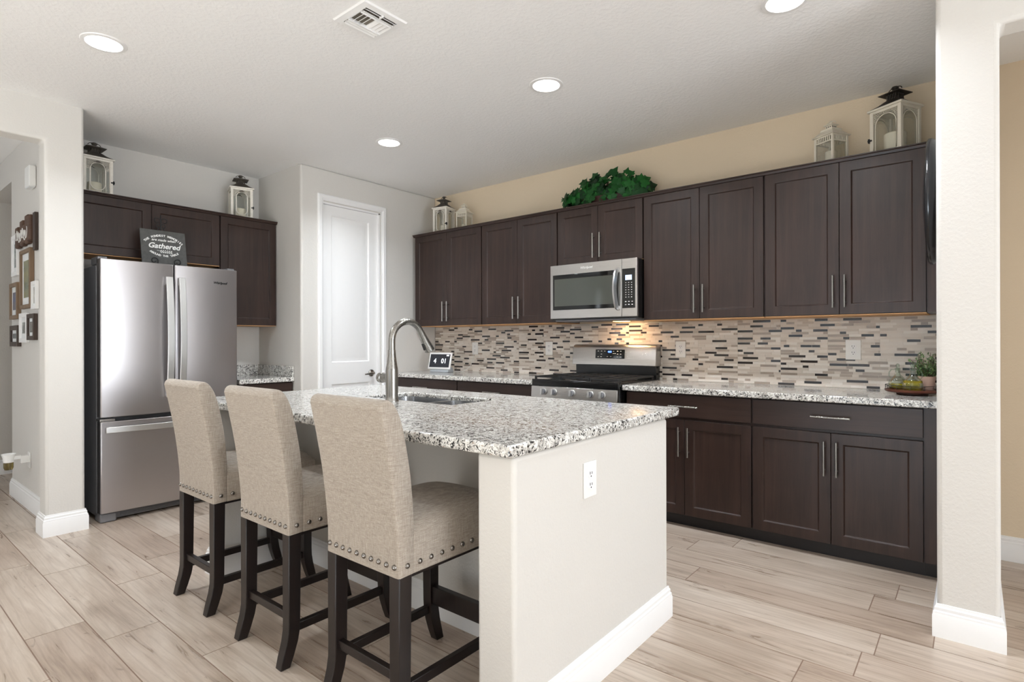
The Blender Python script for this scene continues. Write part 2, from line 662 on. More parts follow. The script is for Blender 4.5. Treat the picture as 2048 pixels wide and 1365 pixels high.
# right-hand pier, header and closing walls of the great room
b = MB()
b.prism([(-0.12, 0), (0.08, 0), (0.08, 2.452), (1.6, 2.452), (1.6, 0), (5.2, 0), (5.2, ZC + 0.03), (-0.12, ZC + 0.03)], 2.906, 3.05, 'y')
b.build('wall_right', 'wall', bevel=0.018, seg=4, kind='structure')
MB().box(-0.1195, 0.0795, 3.02, YB, 0, ZC).build('wall_pier', 'wall', kind='structure')
MB().box(1.6, 1.72, 3.03, YB, 0, ZC).build('wall_passage', 'wall', kind='structure')
b = MB()
b.box(5.15, 5.27, -4.3, -0.6, 0, ZC)
b.box(5.15, 5.27, 2.5, 3.03, 0, ZC)
b.box(5.15, 5.27, -0.6, 2.5, 2.36, ZC)
b.box(5.15, 5.27, -0.6, 2.5, 0, 0.08)
b.build('wall_side', 'wall', kind='structure')
b = MB()
for yy in (-0.6, 0.92, 2.44):
    b.box(5.18, 5.23, yy, yy + 0.06, 0.08, 2.36)
b.build('window_1', 'white', kind='structure')
b = MB()
b.box(-7.07, -3.5, -4.35, -4.22, 0, ZC)
b.box(1.2, 5.27, -4.35, -4.22, 0, ZC)
b.box(-3.5, 1.2, -4.35, -4.22, 2.40, ZC)
b.build('wall_rear', 'wall', kind='structure')
b = MB()
for xx in (-3.5, -1.95, -0.4, 1.14):
    b.box(xx, xx + 0.06, -4.30, -4.25, 0.0, 2.40)
b.build('window_2', 'white', kind='structure')  # unseen rear window, opening sized and placed to steer the sun

# baseboards
BP = [(0, 0), (0.016, 0), (0.016, 0.088), (0.013, 0.095), (0.013, 0.103), (0.009, 0.108), (0.009, 0.120), (0.005, 0.126), (0.004, 0.134), (0, 0.135)]


def baseboard(name, path):
    MB().sweep(path, BP).build(name, 'white', kind='structure', angle=25)


baseboard('baseboard_right', [(-0.12, 3.50), (-0.12, 2.906), (0.08, 2.906), (0.08, YB)])
baseboard('baseboard_passage', [(0.10, YB), (1.6, YB)])
baseboard('baseboard_hall', [(-5.97, 2.19), (-5.97, 0.957), (-4.644, 0.957), (-4.644, 0.876), (-4.49, 0.876), (-4.49, 1.08), (-4.57, 1.08)])
baseboard('baseboard_far', [(-6.95, -4.1), (-6.95, 2.19)])
baseboard('baseboard_pantry', [(-4.52, 2.582), (XP, 2.582), (XP, 2.73)])
baseboard('baseboard_great_room', [(-4.49, -4.15), (-4.49, -0.5)])

# island walls (drywall): two end walls and the knee wall in the seating recess
IX0, IX1, IY0, IY1, IYK = -3.13, -1.05, 1.29, 2.363, 1.72
b = MB()
b.prism([(IX0, IY0), (-3.03, IY0), (-3.03, IYK), (-1.2, IYK), (-1.2, IY0), (IX1, IY0), (IX1, IY1), (-1.17, IY1), (-1.17, 1.80), (-3.06, 1.80), (-3.06, IY1), (IX0, IY1)], 0, 0.875, 'z')
b.build('wall_island', 'wall', bevel=0.014, seg=4, kind='structure')
baseboard('baseboard_island', [(IX0, IY1), (IX0, IY0), (-3.03, IY0), (-3.03, IYK), (-1.2, IYK), (-1.2, IY0), (IX1, IY0), (IX1, IY1), (-1.165, IY1)])

# pantry door with casing
d = MB()
def panel_door(b, w, h, t, panels, depth=0.011, ch=0.028):
    xs = [0, panels[0][0], panels[0][1], w]
    zs = [0] + [z for p in panels for z in (p[2], p[3])] + [h]
    for i in range(3):
        for j in range(len(zs) - 1):
            if i == 1 and j % 2 == 1:
                x0, x1, z0, z1 = xs[1], xs[2], zs[j], zs[j + 1]
                q = [(x0, z0), (x1, z0), (x1, z1), (x0, z1)]
                def ins(a):
                    return [(x0 + a, z0 + a), (x1 - a, z0 + a), (x1 - a, z1 - a), (x0 + a, z1 - a)]
                rings = [[(x, 0, z) for x, z in q], [(x, depth, z) for x, z in ins(0.010)], [(x, depth, z) for x, z in ins(0.022)], [(x, 0.003, z) for x, z in ins(0.022 + ch)]]
                vs = [p for r in rings for p in r]
                fs = []
                for k in range(3):
                    for c in range(4):
                        fs.append((k * 4 + c, k * 4 + (c + 1) % 4, k * 4 + 4 + (c + 1) % 4, k * 4 + 4 + c))
                fs.append((12, 13, 14, 15))
                b.add(vs, fs)
            else:
                b.add([(xs[i], 0, zs[j]), (xs[i + 1], 0, zs[j]), (xs[i + 1], 0, zs[j + 1]), (xs[i], 0, zs[j + 1])], [(0, 1, 2, 3)])
    b.add([(0, 0, 0), (w, 0, 0), (w, 0, h), (0, 0, h), (0, t, 0), (w, t, 0), (w, t, h), (0, t, h)],
          [(0, 1, 5, 4), (1, 2, 6, 5), (2, 3, 7, 6), (3, 0, 4, 7), (4, 5, 6, 7)])
dr = bpy.data.objects.new('door_1', None)
C.objects.link(dr)
dr['kind'] = 'structure'
dr.location = (XP - 0.022, 2.795, 0.01)
dr.rotation_euler = (0, 0, R(90))
panel_door(d, 0.598, 2.43, 0.036, [(0.095, 0.503, 0.14, 0.825), (0.095, 0.503, 1.02, 2.345)])
d.build('door_slab', 'white', dr, angle=20)
hb = MB()
T = rxf('X', 90)
hb.lathe([(0.0, 0), (0.033, 0), (0.033, 0.006), (0.026, 0.012), (0.012, 0.016), (0.011, 0.045), (0.0, 0.047)], 20, Matrix.Translation((0.525, 0, 0.908)) @ T)
hb.tube([(0.525, -0.042, 0.908), (0.50, -0.046, 0.907), (0.46, -0.047, 0.903), (0.425, -0.044, 0.900)], [0.010, 0.009, 0.008, 0.007], 10)
hb.build('door_lever', 'nickel', dr)
b = MB()
cp = [(0, 0), (0.008, 0.0), (0.012, 0.012), (0.017, 0.02), (0.017, 0.045), (0.010, 0.054), (0, 0.056)]
# casing (jamb-side profile) as an inverted U
y0, y1, zt = 2.737, 3.479, 2.524
ins = 0.056
def cas(path):
    rings = []
    P = [Vector(p) for p in path]
    inn = [Vector((y0 + ins, 0)), Vector((y0 + ins, zt - ins)), Vector((y1 - ins, zt - ins)), Vector((y1 - ins, 0))]
    for o_, i_ in zip(P, inn):
        rings.append([(XP + (d_ if d_ > 0 else -0.01), i_.x + (o_.x - i_.x) * (w / ins), i_.y + (o_.y - i_.y) * (w / ins)) for d_, w in cp])
    return rings
b.loft(cas([(y0, 0), (y0, zt), (y1, zt), (y1, 0)]))
b.box(XP - 0.1, XP + 0.002, 2.780, 2.794, 0, 2.455)
b.box(XP - 0.1, XP + 0.002, 3.394, 3.408, 0, 2.455)
b.box(XP - 0.1, XP + 0.002, 2.780, 3.408, 2.442, 2.456)
b.build('trim_1', 'white', kind='structure', angle=25)

# ================================================================== CABINETS
def shaker(w, h, t=0.02, r=0.058, c=0.007, dp=0.009):
    b = MB()
    O = [(0, 0, 0), (w, 0, 0), (w, 0, h), (0, 0, h)]
    I = [(r, 0, r), (w - r, 0, r), (w - r, 0, h - r), (r, 0, h - r)]
    Pn = [(x + (c if x < w / 2 else -c), dp, z + (c if z < h / 2 else -c)) for x, _, z in I]
    B = [(x, t, z) for x, _, z in O]
    vs = O + I + Pn + B
    fs = []
    for k in range(4):
        j = (k + 1) % 4
        fs += [(k, j, 4 + j, 4 + k), (4 + k, 4 + j, 8 + j, 8 + k), (k, 12 + k, 12 + j, j)]
    fs += [(8, 9, 10, 11), (15, 14, 13, 12)]
    b.add(vs, fs)
    return b


def bar_handle(parent, x, z, L, vertical=True, mat='nickel'):
    b = MB()
    if vertical:
        b.tube([(x, -0.032, z), (x, -0.032, z + L)], 0.006, 12)
        for q in (0.03, L - 0.03):
            b.tube([(x, -0.030, z + q), (x, 0.001, z + q)], 0.0045, 8)
    else:
        b.tube([(x, -0.032, z), (x + L, -0.032, z)], 0.006, 12)
        for q in (0.035, L - 0.035):
            b.tube([(x + q, -0.030, z), (x + q, 0.001, z)], 0.0045, 8)
    return b.build('handle', mat, parent)


def upper_cabinet(label, loc, rz, w, depth, h, splits, handles='low', crown_ext=(0, 0), doors_x=None, group=None, right_stile=0.0):
    t = thing('wall_cabinet', label, 'cabinet', loc, rz, group)
    b = MB()
    b.box(0.0, w, 0.021, depth, 0.0, h)
    b.build('carcass', 'cab', t)
    MB().box(0.004, w - 0.004, 0.004, depth - 0.002, -0.004, 0.0).build('bottom_panel', 'maple', t)
    n = splits
    g = 0.0055
    wd = (w - right_stile - 2 * g - (n - 1) * 0.003) / n
    for i in range(n):
        x = g + i * (wd + 0.003)
        dh = h - 0.018
        o = shaker(wd, dh).build('door', 'cab', t, bevel=0.0015, loc=(x, 0, 0.002))
        if handles:
            hx = (wd - 0.029) if (n == 2 and i == 0) else 0.029
            bar_handle(o, hx, 0.040, 0.19)
    # crown strip
    cb = MB()
    cb.prism([(-0.002, h - 0.018), (-0.010, h - 0.016), (-0.016, h - 0.004), (-0.022, h), (-0.022, h + 0.006), (0.06, h + 0.006), (0.06, h - 0.018)], -crown_ext[0], w + crown_ext[1], 'x')
    cb.build('crown', 'cabh', t, angle=20)
    return t


YU, YL = 3.801, 3.531
up_specs = [(-4.385, 0.914, 'double-door dark wall cabinet at the end beside the pantry door wall', 1.37, 2, (0.01, 0)),
            (-3.471, 0.838, 'double-door dark wall cabinet left of the microwave, next to the range', 1.37, 2, (0, 0)),
            (-2.633, 0.762, 'short double-door dark wall cabinet directly above the microwave', 1.822, 2, (0, 0)),
            (-1.871, 0.838, 'tall double-door dark wall cabinet just right of the microwave', 1.37, 2, (0, 0)),
            (-1.033, 0.838, 'tall double-door dark wall cabinet nearest the right pier, beside the black wall plate', 1.37, 2, (0, 0.07))]
for x, w, lab, z0, n, ce in up_specs:
    c_ = upper_cabinet(lab, (x, YU, z0), 0, w, YB - YU, 2.286 - z0, n, crown_ext=ce)
    if x > -1.1:
        MB().box(w, w + 0.07, 0.006, YB - YU, 0, 2.286 - z0).build('filler_panel', 'cab', c_)
# fridge alcove (face towards +x)
XU = -4.845
for y0_, y1_, z0_, n, lab, ce in ((1.082, 2.089, 1.85, 2, 'dark over-fridge wall cabinet with two wide doors behind the slogan board', (0, 0)),
                                  (2.089, 2.579, 1.362, 1, 'tall single-door dark wall cabinet right of the refrigerator', (0, 0))):
    upper_cabinet(lab, (XU, y0_, z0_), R(90), y1_ - y0_, XU - XF, 2.286 - z0_, n, handles=None, crown_ext=ce)


def base_cabinet(label, loc, rz, w, depth, doors, handle_d=True, group=None, drawers=1):
    t = thing('base_cabinet', label, 'cabinet', loc, rz, group)
    b = MB()
    b.box(0, w, 0.021, depth, 0.088, 0.875)
    b.build('carcass', 'cab', t)
    MB().box(0, w, 0.075, depth, 0, 0.088).build('toe_kick', 'toe', t)
    g = 0.0055
    o = MB().box(0, w - 2 * g, 0, 0.02, 0, 0.147).build('drawer', 'cabh', t, bevel=0.0015, loc=(g, 0, 0.72))
    bar_handle(o, (w - 2 * g) / 2 - 0.0965, 0.072, 0.193, False)
    if doors:
        wd = (w - 2 * g - 0.003) / 2
        for i in range(2):
            o = shaker(wd, 0.615).build('door', 'cab', t, bevel=0.0015, loc=(g + i * (wd + 0.003), 0, 0.088))
            bar_handle(o, wd - 0.029 if i == 0 else 0.029, 0.38, 0.19)
    return t


base_cabinet('dark base cabinet right of the range, partly behind the island end', (-1.871, YL, 0), 0, 0.838, YB - YL - 0.004, True)
c_ = base_cabinet('dark two-door base cabinet with wide drawer nearest the right pier', (-1.033, YL, 0), 0, 0.838, YB - YL - 0.004, True)
MB().box(0.838, 0.912, 0.006, YB - YL - 0.004, 0.088, 0.875).build('filler_panel', 'cab', c_)
MB().box(0.838, 0.912, 0.078, YB - YL - 0.004, 0.0, 0.088).build('toe_kick', 'toe', c_)
base_cabinet('dark base cabinet left of the range, drawer beside the stove', (-3.52, YL, 0), 0, 0.855, YB - YL - 0.004, True)
base_cabinet('dark base cabinet at the pantry corner under the smart display', (-4.43, YL, 0), 0, 0.91, YB - YL - 0.004, True)
# small base cabinet right of the refrigerator
t = thing('base_cabinet', 'small dark base cabinet squeezed between refrigerator and pantry wall', 'cabinet', (-4.565, 2.115, 0), R(90))
MB().box(0, 0.462, 0.021, 0.60, 0.088, 0.875).build('carcass', 'cab', t)
MB().box(0, 0.462, 0.075, 0.60, 0, 0.088).build('toe_kick', 'toe', t)
MB().box(0.005, 0.457, 0, 0.02, 0, 0.147).build('drawer', 'cabh', t, bevel=0.0015, loc=(0, 0, 0.72))
shaker(0.452, 0.615).build('door', 'cab', t, bevel=0.0015, loc=(0.005, 0, 0.088))
# island cabinet on the kitchen side
t = thing('island_cabinet', 'dark cabinet row inside the island facing the range', 'cabinet', (-1.175, 2.355, 0), R(180))
b = MB()
W_ = 1.88
b.box(0, W_, 0.02, 0.04, 0.088, 0.66)
b.box(0, W_, 0.02, 0.545, 0.088, 0.106)
b.box(0, 0.018, 0.02, 0.545, 0.088, 0.875)
b.box(W_ - 0.018, W_, 0.02, 0.545, 0.088, 0.875)
b.box(0, W_, 0.02, 0.04, 0.66, 0.875)
b.build('carcass', 'cab', t)
MB().box(0, W_, 0.075, 0.09, 0, 0.088).build('toe_kick', 'toe', t)
for i in range(4):
    o = shaker(0.464, 0.615).build('door', 'cab', t, bevel=0.0015, loc=(0.005 + i * 0.4685, 0, 0.088))
    bar_handle(o, 0.435 if i % 2 == 0 else 0.029, 0.38, 0.19)
    MB().box(0, 0.464, 0, 0.02, 0, 0.147).build('drawer', 'cabh', t, bevel=0.0015, loc=(0.005 + i * 0.4685, 0, 0.72))

# ================================================================== COUNTERTOPS
def slab_hole(b, x0, x1, y0, y1, z0, z1, hx0, hx1, hy0, hy1):
    xs, ys = (x0, hx0, hx1, x1), (y0, hy0, hy1, y1)
    vs = [(x, y, z) for z in (z0, z1) for y in ys for x in xs]
    idx = lambda i, j, k: k * 16 + j * 4 + i
    fs = []
    for j in range(3):
        for i in range(3):
            if (i, j) == (1, 1):
                continue
            for k in (0, 1):
                fs.append((idx(i, j, k), idx(i + 1, j, k), idx(i + 1, j + 1, k), idx(i, j + 1, k)))
    for i in range(3):
        for j in (0, 3):
            fs.append((idx(i, j, 0), idx(i + 1, j, 0), idx(i + 1, j, 1), idx(i, j, 1)))
            fs.append((idx(j, i, 0), idx(j, i + 1, 0), idx(j, i + 1, 1), idx(j, i, 1)))
    for (a, c) in (((1, 1), (2, 1)), ((2, 1), (2, 2)), ((2, 2), (1, 2)), ((1, 2), (1, 1))):
        fs.append((idx(*a, 0), idx(*c, 0), idx(*c, 1), idx(*a, 1)))
    b.add(vs, fs)


SX0, SX1, SY0, SY1 = -2.625, -1.935, 1.905, 2.235
b = MB()
slab_hole(b, -3.275, -1.042, 1.262, 2.478, 0.876, 0.914, SX0, SX1, SY0, SY1)
o = b.build('island_countertop', 'granite', bevel=0.007, seg=3)
tag(o, 'large speckled granite countertop on the island with sink cutout', 'countertop')
o = MB().box(-4.436, -2.662, 3.496, YB - 0.001, 0.876, 0.914).build('countertop', 'granite', bevel=0.006, seg=3)
tag(o, 'speckled granite countertop left of the range under the smart display', 'countertop')
o = MB().box(-1.8835, -0.121, 3.496, YB - 0.001, 0.876, 0.914).build('countertop', 'granite', bevel=0.006, seg=3)
tag(o, 'speckled granite countertop right of the range holding the oil tray', 'countertop')
b = MB()
b.box(XF + 0.001, -4.548, 2.108, 2.581, 0.876, 0.914)
b.box(XF + 0.001, XF + 0.021, 2.108, 2.581, 0.912, 1.008)
b.box(XF + 0.001, -4.552, 2.561, 2.581, 0.912, 1.008)
o = b.build('countertop', 'granite', bevel=0.005, seg=2)
tag(o, 'small granite countertop with raised splash beside the refrigerator', 'countertop')

# mosaic backsplash
b = MB()
b.cur = 0
b.box(-4.4385, -0.121, YB - 0.010, YB - 0.0005, 0.9142, 1.364)
RP = 0.0171
z = 0.9155
row = 0
while z + RP < 1.366:
    x = -4.438
    above, this = (this if row else []), []
    sheet = 0.285
    prev = 0
    while x < -0.122:
        L = rng.choice((0.036, 0.05, 0.068, 0.086, 0.104, 0.104, 0.118))
        # sheet seams every 0.285 m break most rows
        nxt = -4.438 + (math.floor((x + 4.438 + 1e-6) / sheet) + 1) * sheet
        if x + L > nxt - 0.02 and rng.random() < 0.7:
            L = nxt - x
        x1 = min(x + L, -0.122)
        u = rng.random()
        while prev >= 3 and u < 0.45:
            u = rng.random() if rng.random() < 0.12 else rng.uniform(0.45, 1)
            if u < 0.45:
                break
        if u < 0.28:
            mi = 4
        elif u < 0.48:
            mi = 3
        elif u < 0.66:
            mi = 2
        else:
            mi = 1
        if mi == 4 and (L > 0.125 or sum(max(0, min(x1, q1) - max(x, q0)) for q0, q1 in above) > 0.25 * L):
            mi = 1 if rng.random() < 0.6 else 3
        if mi == 4:
            this.append((x, x1))
        b.cur = mi
        prev = mi
        g = 0.0011
        h = YB - (0.0125 if mi >= 3 else 0.012)
        if x1 - x > 0.008:
            b.add([(x + g, h, z + g), (x1 - g, h, z + g), (x1 - g, h, z + RP - g), (x + g, h, z + RP - g),
                   (x + g, YB - 0.009, z + g), (x1 - g, YB - 0.009, z + g), (x1 - g, YB - 0.009, z + RP - g), (x + g, YB - 0.009, z + RP - g)],
                  [(0, 1, 2, 3), (0, 4, 5, 1), (1, 5, 6, 2), (2, 6, 7, 3), (3, 7, 4, 0)])
        x = x1
    z += RP
    row += 1
o = b.build('backsplash', ['grout2', 't_stone', 't_cream', 't_taupe', 't_dark'], angle=20)
tag(o, 'linear mosaic backsplash of beige stone and dark glass strips', 'backsplash')

# ================================================================== RANGE
t = thing('gas_range', 'stainless steel gas range with five knobs and black cooktop', 'range', (-2.2575, 3.44, 0))
hw = 0.3725
b = MB()
b.box(-hw, hw, 0.03, 0.65, 0.09, 0.905)
b.box(-hw, hw, 0.012, 0.05, 0.878, 0.912)
b.build('body', 'black', t, bevel=0.003)
MB().box(-hw + 0.01, hw - 0.01, 0.08, 0.60, 0.0, 0.09).build('plinth', 'black', t)
# control panel
b = MB()
b.prism([(0.0, 0.795), (0.035, 0.795), (0.035, 0.877), (0.006, 0.877)], -hw, hw - 0.006, 'x')
pn = b.build('control_panel', 'steel', t, bevel=0.002)
for kx in (-0.256, -0.161, -0.002, 0.153, 0.248):
    k = MB()
    T = Matrix.Translation((kx, 0.003, 0.838)) @ Matrix.Rotation(R(86), 4, 'X')
    k.lathe([(0.0, 0), (0.0275, 0), (0.0275, 0.005), (0.0225, 0.0062), (0.0, 0.0062)], 22, T)
    k.cur = 1
    k.lathe([(0.0, 0.006), (0.0215, 0.006), (0.0205, 0.022), (0.0, 0.022)], 22, T)
    k.cur = 0
    k.box(-0.0075, 0.0075, -0.0225, 0.0225, 0.0215, 0.038, T)
    k.build('knob', ['bright', 'dgrey'], pn, bevel=0.001)
# oven door and drawer
b = MB()
b.box(-hw + 0.004, hw - 0.004, 0.0, 0.03, 0.24, 0.785)
dr_ = b.build('oven_door', 'steel', t, bevel=0.004)
MB().box(-0.26, 0.26, -0.003, 0.004, 0.36, 0.66).build('window', 'blackg', dr_, bevel=0.003)
b = MB()
b.tube([(-0.33, -0.045, 0.735), (0.33, -0.045, 0.735)], 0.012, 12)
for sx in (-0.3, 0.3):
    b.tube([(sx, -0.045, 0.735), (sx, 0.002, 0.735)], 0.009, 8)
b.build('handle', 'bright', dr_)
MB().box(-hw + 0.004, hw - 0.004, 0.0, 0.03, 0.095, 0.232).build('drawer', 'steel', t, bevel=0.004)
# cooktop with recessed top, burners and grates
b = MB()
b.box(-hw, hw, 0.01, 0.60, 0.906, 0.922)
b.box(-hw, hw, 0.01, 0.03, 0.918, 0.930)
ct = b.build('cooktop', 'black', t, bevel=0.004)
for bx, by, br in ((-0.24, 0.17, 0.045), (0.24, 0.17, 0.05), (-0.24, 0.44, 0.035), (0.24, 0.44, 0.04), (0, 0.31, 0.045)):
    k = MB()
    k.lathe([(br + 0.012, 0.920), (br + 0.012, 0.927), (br, 0.929), (br, 0.936), (br - 0.008, 0.939), (0, 0.939)], 20, Matrix.Translation((bx, by, 0)))
    k.build('burner', 'blackm', ct)
for gx0, gx1 in ((-0.365, -0.125), (-0.12, 0.12), (0.125, 0.365)):
    k = MB()
    z0_, z1_ = 0.940, 0.951
    for yy in (0.045, 0.31, 0.575):
        k.box(gx0 + 0.0006, gx1 - 0.0006, yy - 0.005, yy + 0.005, z0_, z1_)
    for xx in (gx0 + 0.005, (gx0 + gx1) / 2, gx1 - 0.005):
        k.box(xx - 0.005, xx + 0.005, 0.0393, 0.5807, z0_ - 0.0007, z1_ - 0.0007)
    for yy in (0.17, 0.44):
        k.box(gx0 + 0.0012, gx1 - 0.0012, yy - 0.004, yy + 0.004, z0_ + 0.0005, z1_ - 0.0012)
    for xx in (gx0 + 0.006, gx1 - 0.006):
        for yy in (0.046, 0.574):
            k.box(xx - 0.0064, xx + 0.0064, yy - 0.0074, yy + 0.0074, 0.921, z0_ + 0.004)
    k.build('grate', 'blackm', ct)
# backguard
b = MB()
b.box(-hw + 0.012, hw - 0.004, 0.615, 0.68, 0.90, 1.03)
bg = b.build('backguard', 'black', t, bevel=0.003)
b = MB()
b.prism([(0.585, 1.022), (0.684, 1.022), (0.684, 1.185), (0.64, 1.190), (0.612, 1.183), (0.598, 1.16)], -hw - 0.006, hw + 0.004, 'x')
b.build('backguard_panel', 'steel', bg, bevel=0.004)
b = MB()
T = Matrix.Translation((-0.021, 0.590, 1.113)) @ Matrix.Rotation(R(-5.4), 4, 'X')
b.box(-0.132, 0.132, -0.004, 0.004, -0.037, 0.036, T)
dp = b.build('display_panel', 'blackg', bg, bevel=0.002)
TT = T @ Matrix.Translation((0, -0.0048, 0)) @ Matrix.Rotation(R(90), 4, 'X')
text_mesh('clock_digits', '4:01', 0.021, 'blue', dp, TT @ Matrix.Translation((0.002, 0.010, 0)), bold=0.0006)
b = MB()
for bx, bz in ((-0.105, .022), (-0.075, .022), (-0.045, .022), (-0.075, -.002), (-0.105, -.024), (-0.078, -.024), (-0.02, -.022), (0.012, -.022), (0.035, .003), (0.035, .021), (0.05, .003), (0.072, .022), (0.1, .022), (0.072, -.001), (0.1, -.001), (0.072, -.024), (0.1, -.024)):
    b.box(bx - 0.006, bx + 0.006, -0.0052, -0.004, bz - 0.0022, bz + 0.0022, T)
b.build('button_marks', 'lettering', dp)

# ================================================================== MICROWAVE
t = thing('microwave', 'stainless over-the-range microwave with black glass door', 'microwave', (-2.25, 3.70, 1.385))
MW = 0.381
MB().box(-MW + 0.002, MW - 0.002, 0.022, YB - 3.70 - 0.015, 0.0, 0.432).build('body', 'black', t, bevel=0.003)
b = MB()
b.box(-MW, 0.2565, 0, 0.025, 0.010, 0.434)
dr_ = b.build('door', 'steel', t, bevel=0.003)
b = MB()
b.box(-MW + 0.025, 0.232, -0.003, 0.004, 0.078, 0.357)
b.build('window', 'blackg', dr_, bevel=0.004, seg=3)
MB().box(-MW + 0.042, 0.205, -0.0036, -0.002, 0.108, 0.322).build('window_screen', 'wmesh', dr_)
b = MB()
pts = spline([(0.232, 0.0, 0.357), (0.226, -0.028, 0.335), (0.222, -0.046, 0.215), (0.226, -0.028, 0.095), (0.232, 0.0, 0.072)], 6)
b.tube(pts, 0.016, flat=(0.45, 1.0))
b.build('handle', 'bright', dr_, bevel=0.002)
MB().box(0.2585, MW, 0, 0.025, 0.010, 0.434).build('side_frame', 'steel', t, bevel=0.003)
b = MB()
b.box(0.262, 0.366, -0.003, 0.004, 0.072, 0.360)
cp_ = b.build('control_panel', 'blackg', t, bevel=0.004, seg=3)
MB().box(0.289, 0.341, -0.0042, -0.003, 0.276, 0.312).build('display', 'lcd', cp_)
b = MB()
for i in range(3):
    for j in range(7):
        b.box(0.289 + i * 0.023, 0.297 + i * 0.023, -0.004, -0.003, 0.150 + j * 0.0175, 0.1535 + j * 0.0175)
for i in range(3):
    for j in range(2):
        b.box(0.286 + i * 0.026, 0.297 + i * 0.026, -0.004, -0.003, 0.095 + j * 0.022, 0.100 + j * 0.022)
b.build('button_marks', 'lettering', cp_)
text_mesh('logo', 'Whirlpool', 0.026, 'lettering', dr_, Matrix.Translation((-0.045, -0.0006, 0.389)) @ Matrix.Rotation(R(90), 4, 'X'), shear=0.3, bold=0.0003)
MB().box(-MW + 0.03, MW - 0.03, 0.03, 0.30, -0.012, 0.0).build('underside_grille', 'dgrey', t, bevel=0.002)
lm = MB().box(0.05, 0.17, 0.24, 0.30, -0.015, -0.011).build('cooktop_lamp', emitter('warm_lamp', (255, 196, 130), 6.0), t)
ld = bpy.data.lights.new('cooktop_lamp_light', 'AREA')
ld.shape = 'RECTANGLE'
ld.size, ld.size_y = 0.12, 0.05
ld.energy = 1.6
ld.color = (1.0, 0.62, 0.32)
lo = bpy.data.objects.new('cooktop_lamp_light', ld)
C.objects.link(lo)
lo.location = (-2.14, 3.97, 1.366)
lo.rotation_euler = (R(10), 0, 0)

# ================================================================== REFRIGERATOR
t = thing('refrigerator', 'stainless french-door refrigerator with bottom freezer drawer', 'refrigerator', (-4.51, 1.165, 0), R(90))
FW = 0.915
MB().box(0.006, FW - 0.006, 0.095, 0.62, 0.035, 1.745).build('body', 'dgrey', t, bevel=0.006)


def bowed(x0, x1, z0, z1, bow=0.012, th=0.075, n=10):
    """door with a gently bowed front, local y front = 0"""
    b = MB()
    poly = [(x0, th), (x0, 0.010), (x0 + 0.006, 0.003)]
    for i in range(1, n):
        u = i / n
        poly.append((x0 + 0.006 + (x1 - x0 - 0.012) * u, 0.003 - bow * (1 - (2 * u - 1) ** 2)))
    poly += [(x1 - 0.006, 0.003), (x1, 0.010), (x1, th)]
    b.prism(poly, z0, z1, 'z')
    return b


d1 = bowed(0.004, 0.4545, 0.712, 1.782).build('door', 'steel_fridge', t, bevel=0.003, angle=25)
d2 = bowed(0.4605, 0.911, 0.712, 1.782).build('door', 'steel_fridge', t, bevel=0.003, angle=25)
d3 = bowed(0.004, 0.911, 0.066, 0.682, 0.014).build('freezer_drawer', 'steel_fridge', t, bevel=0.003, angle=25)


def fridge_handle(parent, xc, z0, z1):
    b = MB()
    n = 14
    rings = []
    for i in range(n + 1):
        u = i / n
        y = -0.028 - 0.032 * math.sin(math.pi * min(1, max(0, u)))
        zz = z0 + (z1 - z0) * u
        rings.append([(xc - 0.022, y - 0.005, zz), (xc + 0.022, y - 0.005, zz), (xc + 0.022, y + 0.008, zz), (xc - 0.022, y + 0.008, zz)])
    b.loft(rings)
    for zz in (z0 + 0.03, z1 - 0.03):
        b.box(xc - 0.014, xc + 0.014, -0.030, 0.004, zz - 0.025, zz + 0.025)
    b.build('handle', 'bright', parent, bevel=0.003)


fridge_handle(d1, 0.416, 0.82, 1.69)
fridge_handle(d2, 0.499, 0.82, 1.69)
b = MB()
rings = []
for i in range(15):
    u = i / 14
    y = -0.026 - 0.034 * math.sin(math.pi * u)
    x = 0.03 + 0.855 * u
    rings.append([(x, y - 0.005, 0.608), (x, y - 0.005, 0.648), (x, y + 0.008, 0.648), (x, y + 0.008, 0.608)])
b.loft(rings)
for x in (0.06, 0.855):
    b.box(x - 0.02, x + 0.02, -0.032, 0.004, 0.616, 0.640)
b.build('handle', 'bright', d3, bevel=0.003)
b = MB()
b.box(0.004, 0.06, 0.05, 0.20, 1.747, 1.800)
b.build('hinge_cover', 'dgrey', t, bevel=0.006)
MB().box(0.855, 0.911, 0.05, 0.20, 1.747, 1.800).build('hinge_cover', 'dgrey', t, bevel=0.006)
MB().box(0.004, 0.09, 0.01, 0.10, 0.684, 0.700).build('middle_hinge', 'steel', t, bevel=0.002)
b = MB()
b.box(0.10, 0.82, 0.055, 0.09, 0.012, 0.058)
for i in range(4):
    b.box(0.13, 0.80, 0.048, 0.058, 0.018 + i * 0.010, 0.022 + i * 0.010)
b.build('base_grille', 'dgrey', t)
for x in (0.006, 0.815):
    MB().box(x, x + 0.095, 0.02, 0.14, 0.001, 0.062).build('foot_cover', 'dgrey', t, bevel=0.008)
text_mesh('logo', 'Whirlpool', 0.024, 'slot', d2, Matrix.Translation((0.775, -0.0075, 1.665)) @ Matrix.Rotation(R(90), 4, 'X'), shear=0.3, bold=0.0006, depth=0.004)

# ================================================================== SINK, FAUCET
t = thing('kitchen_sink', 'double-bowl stainless sink set under the island countertop', 'sink', (0, 0, 0))


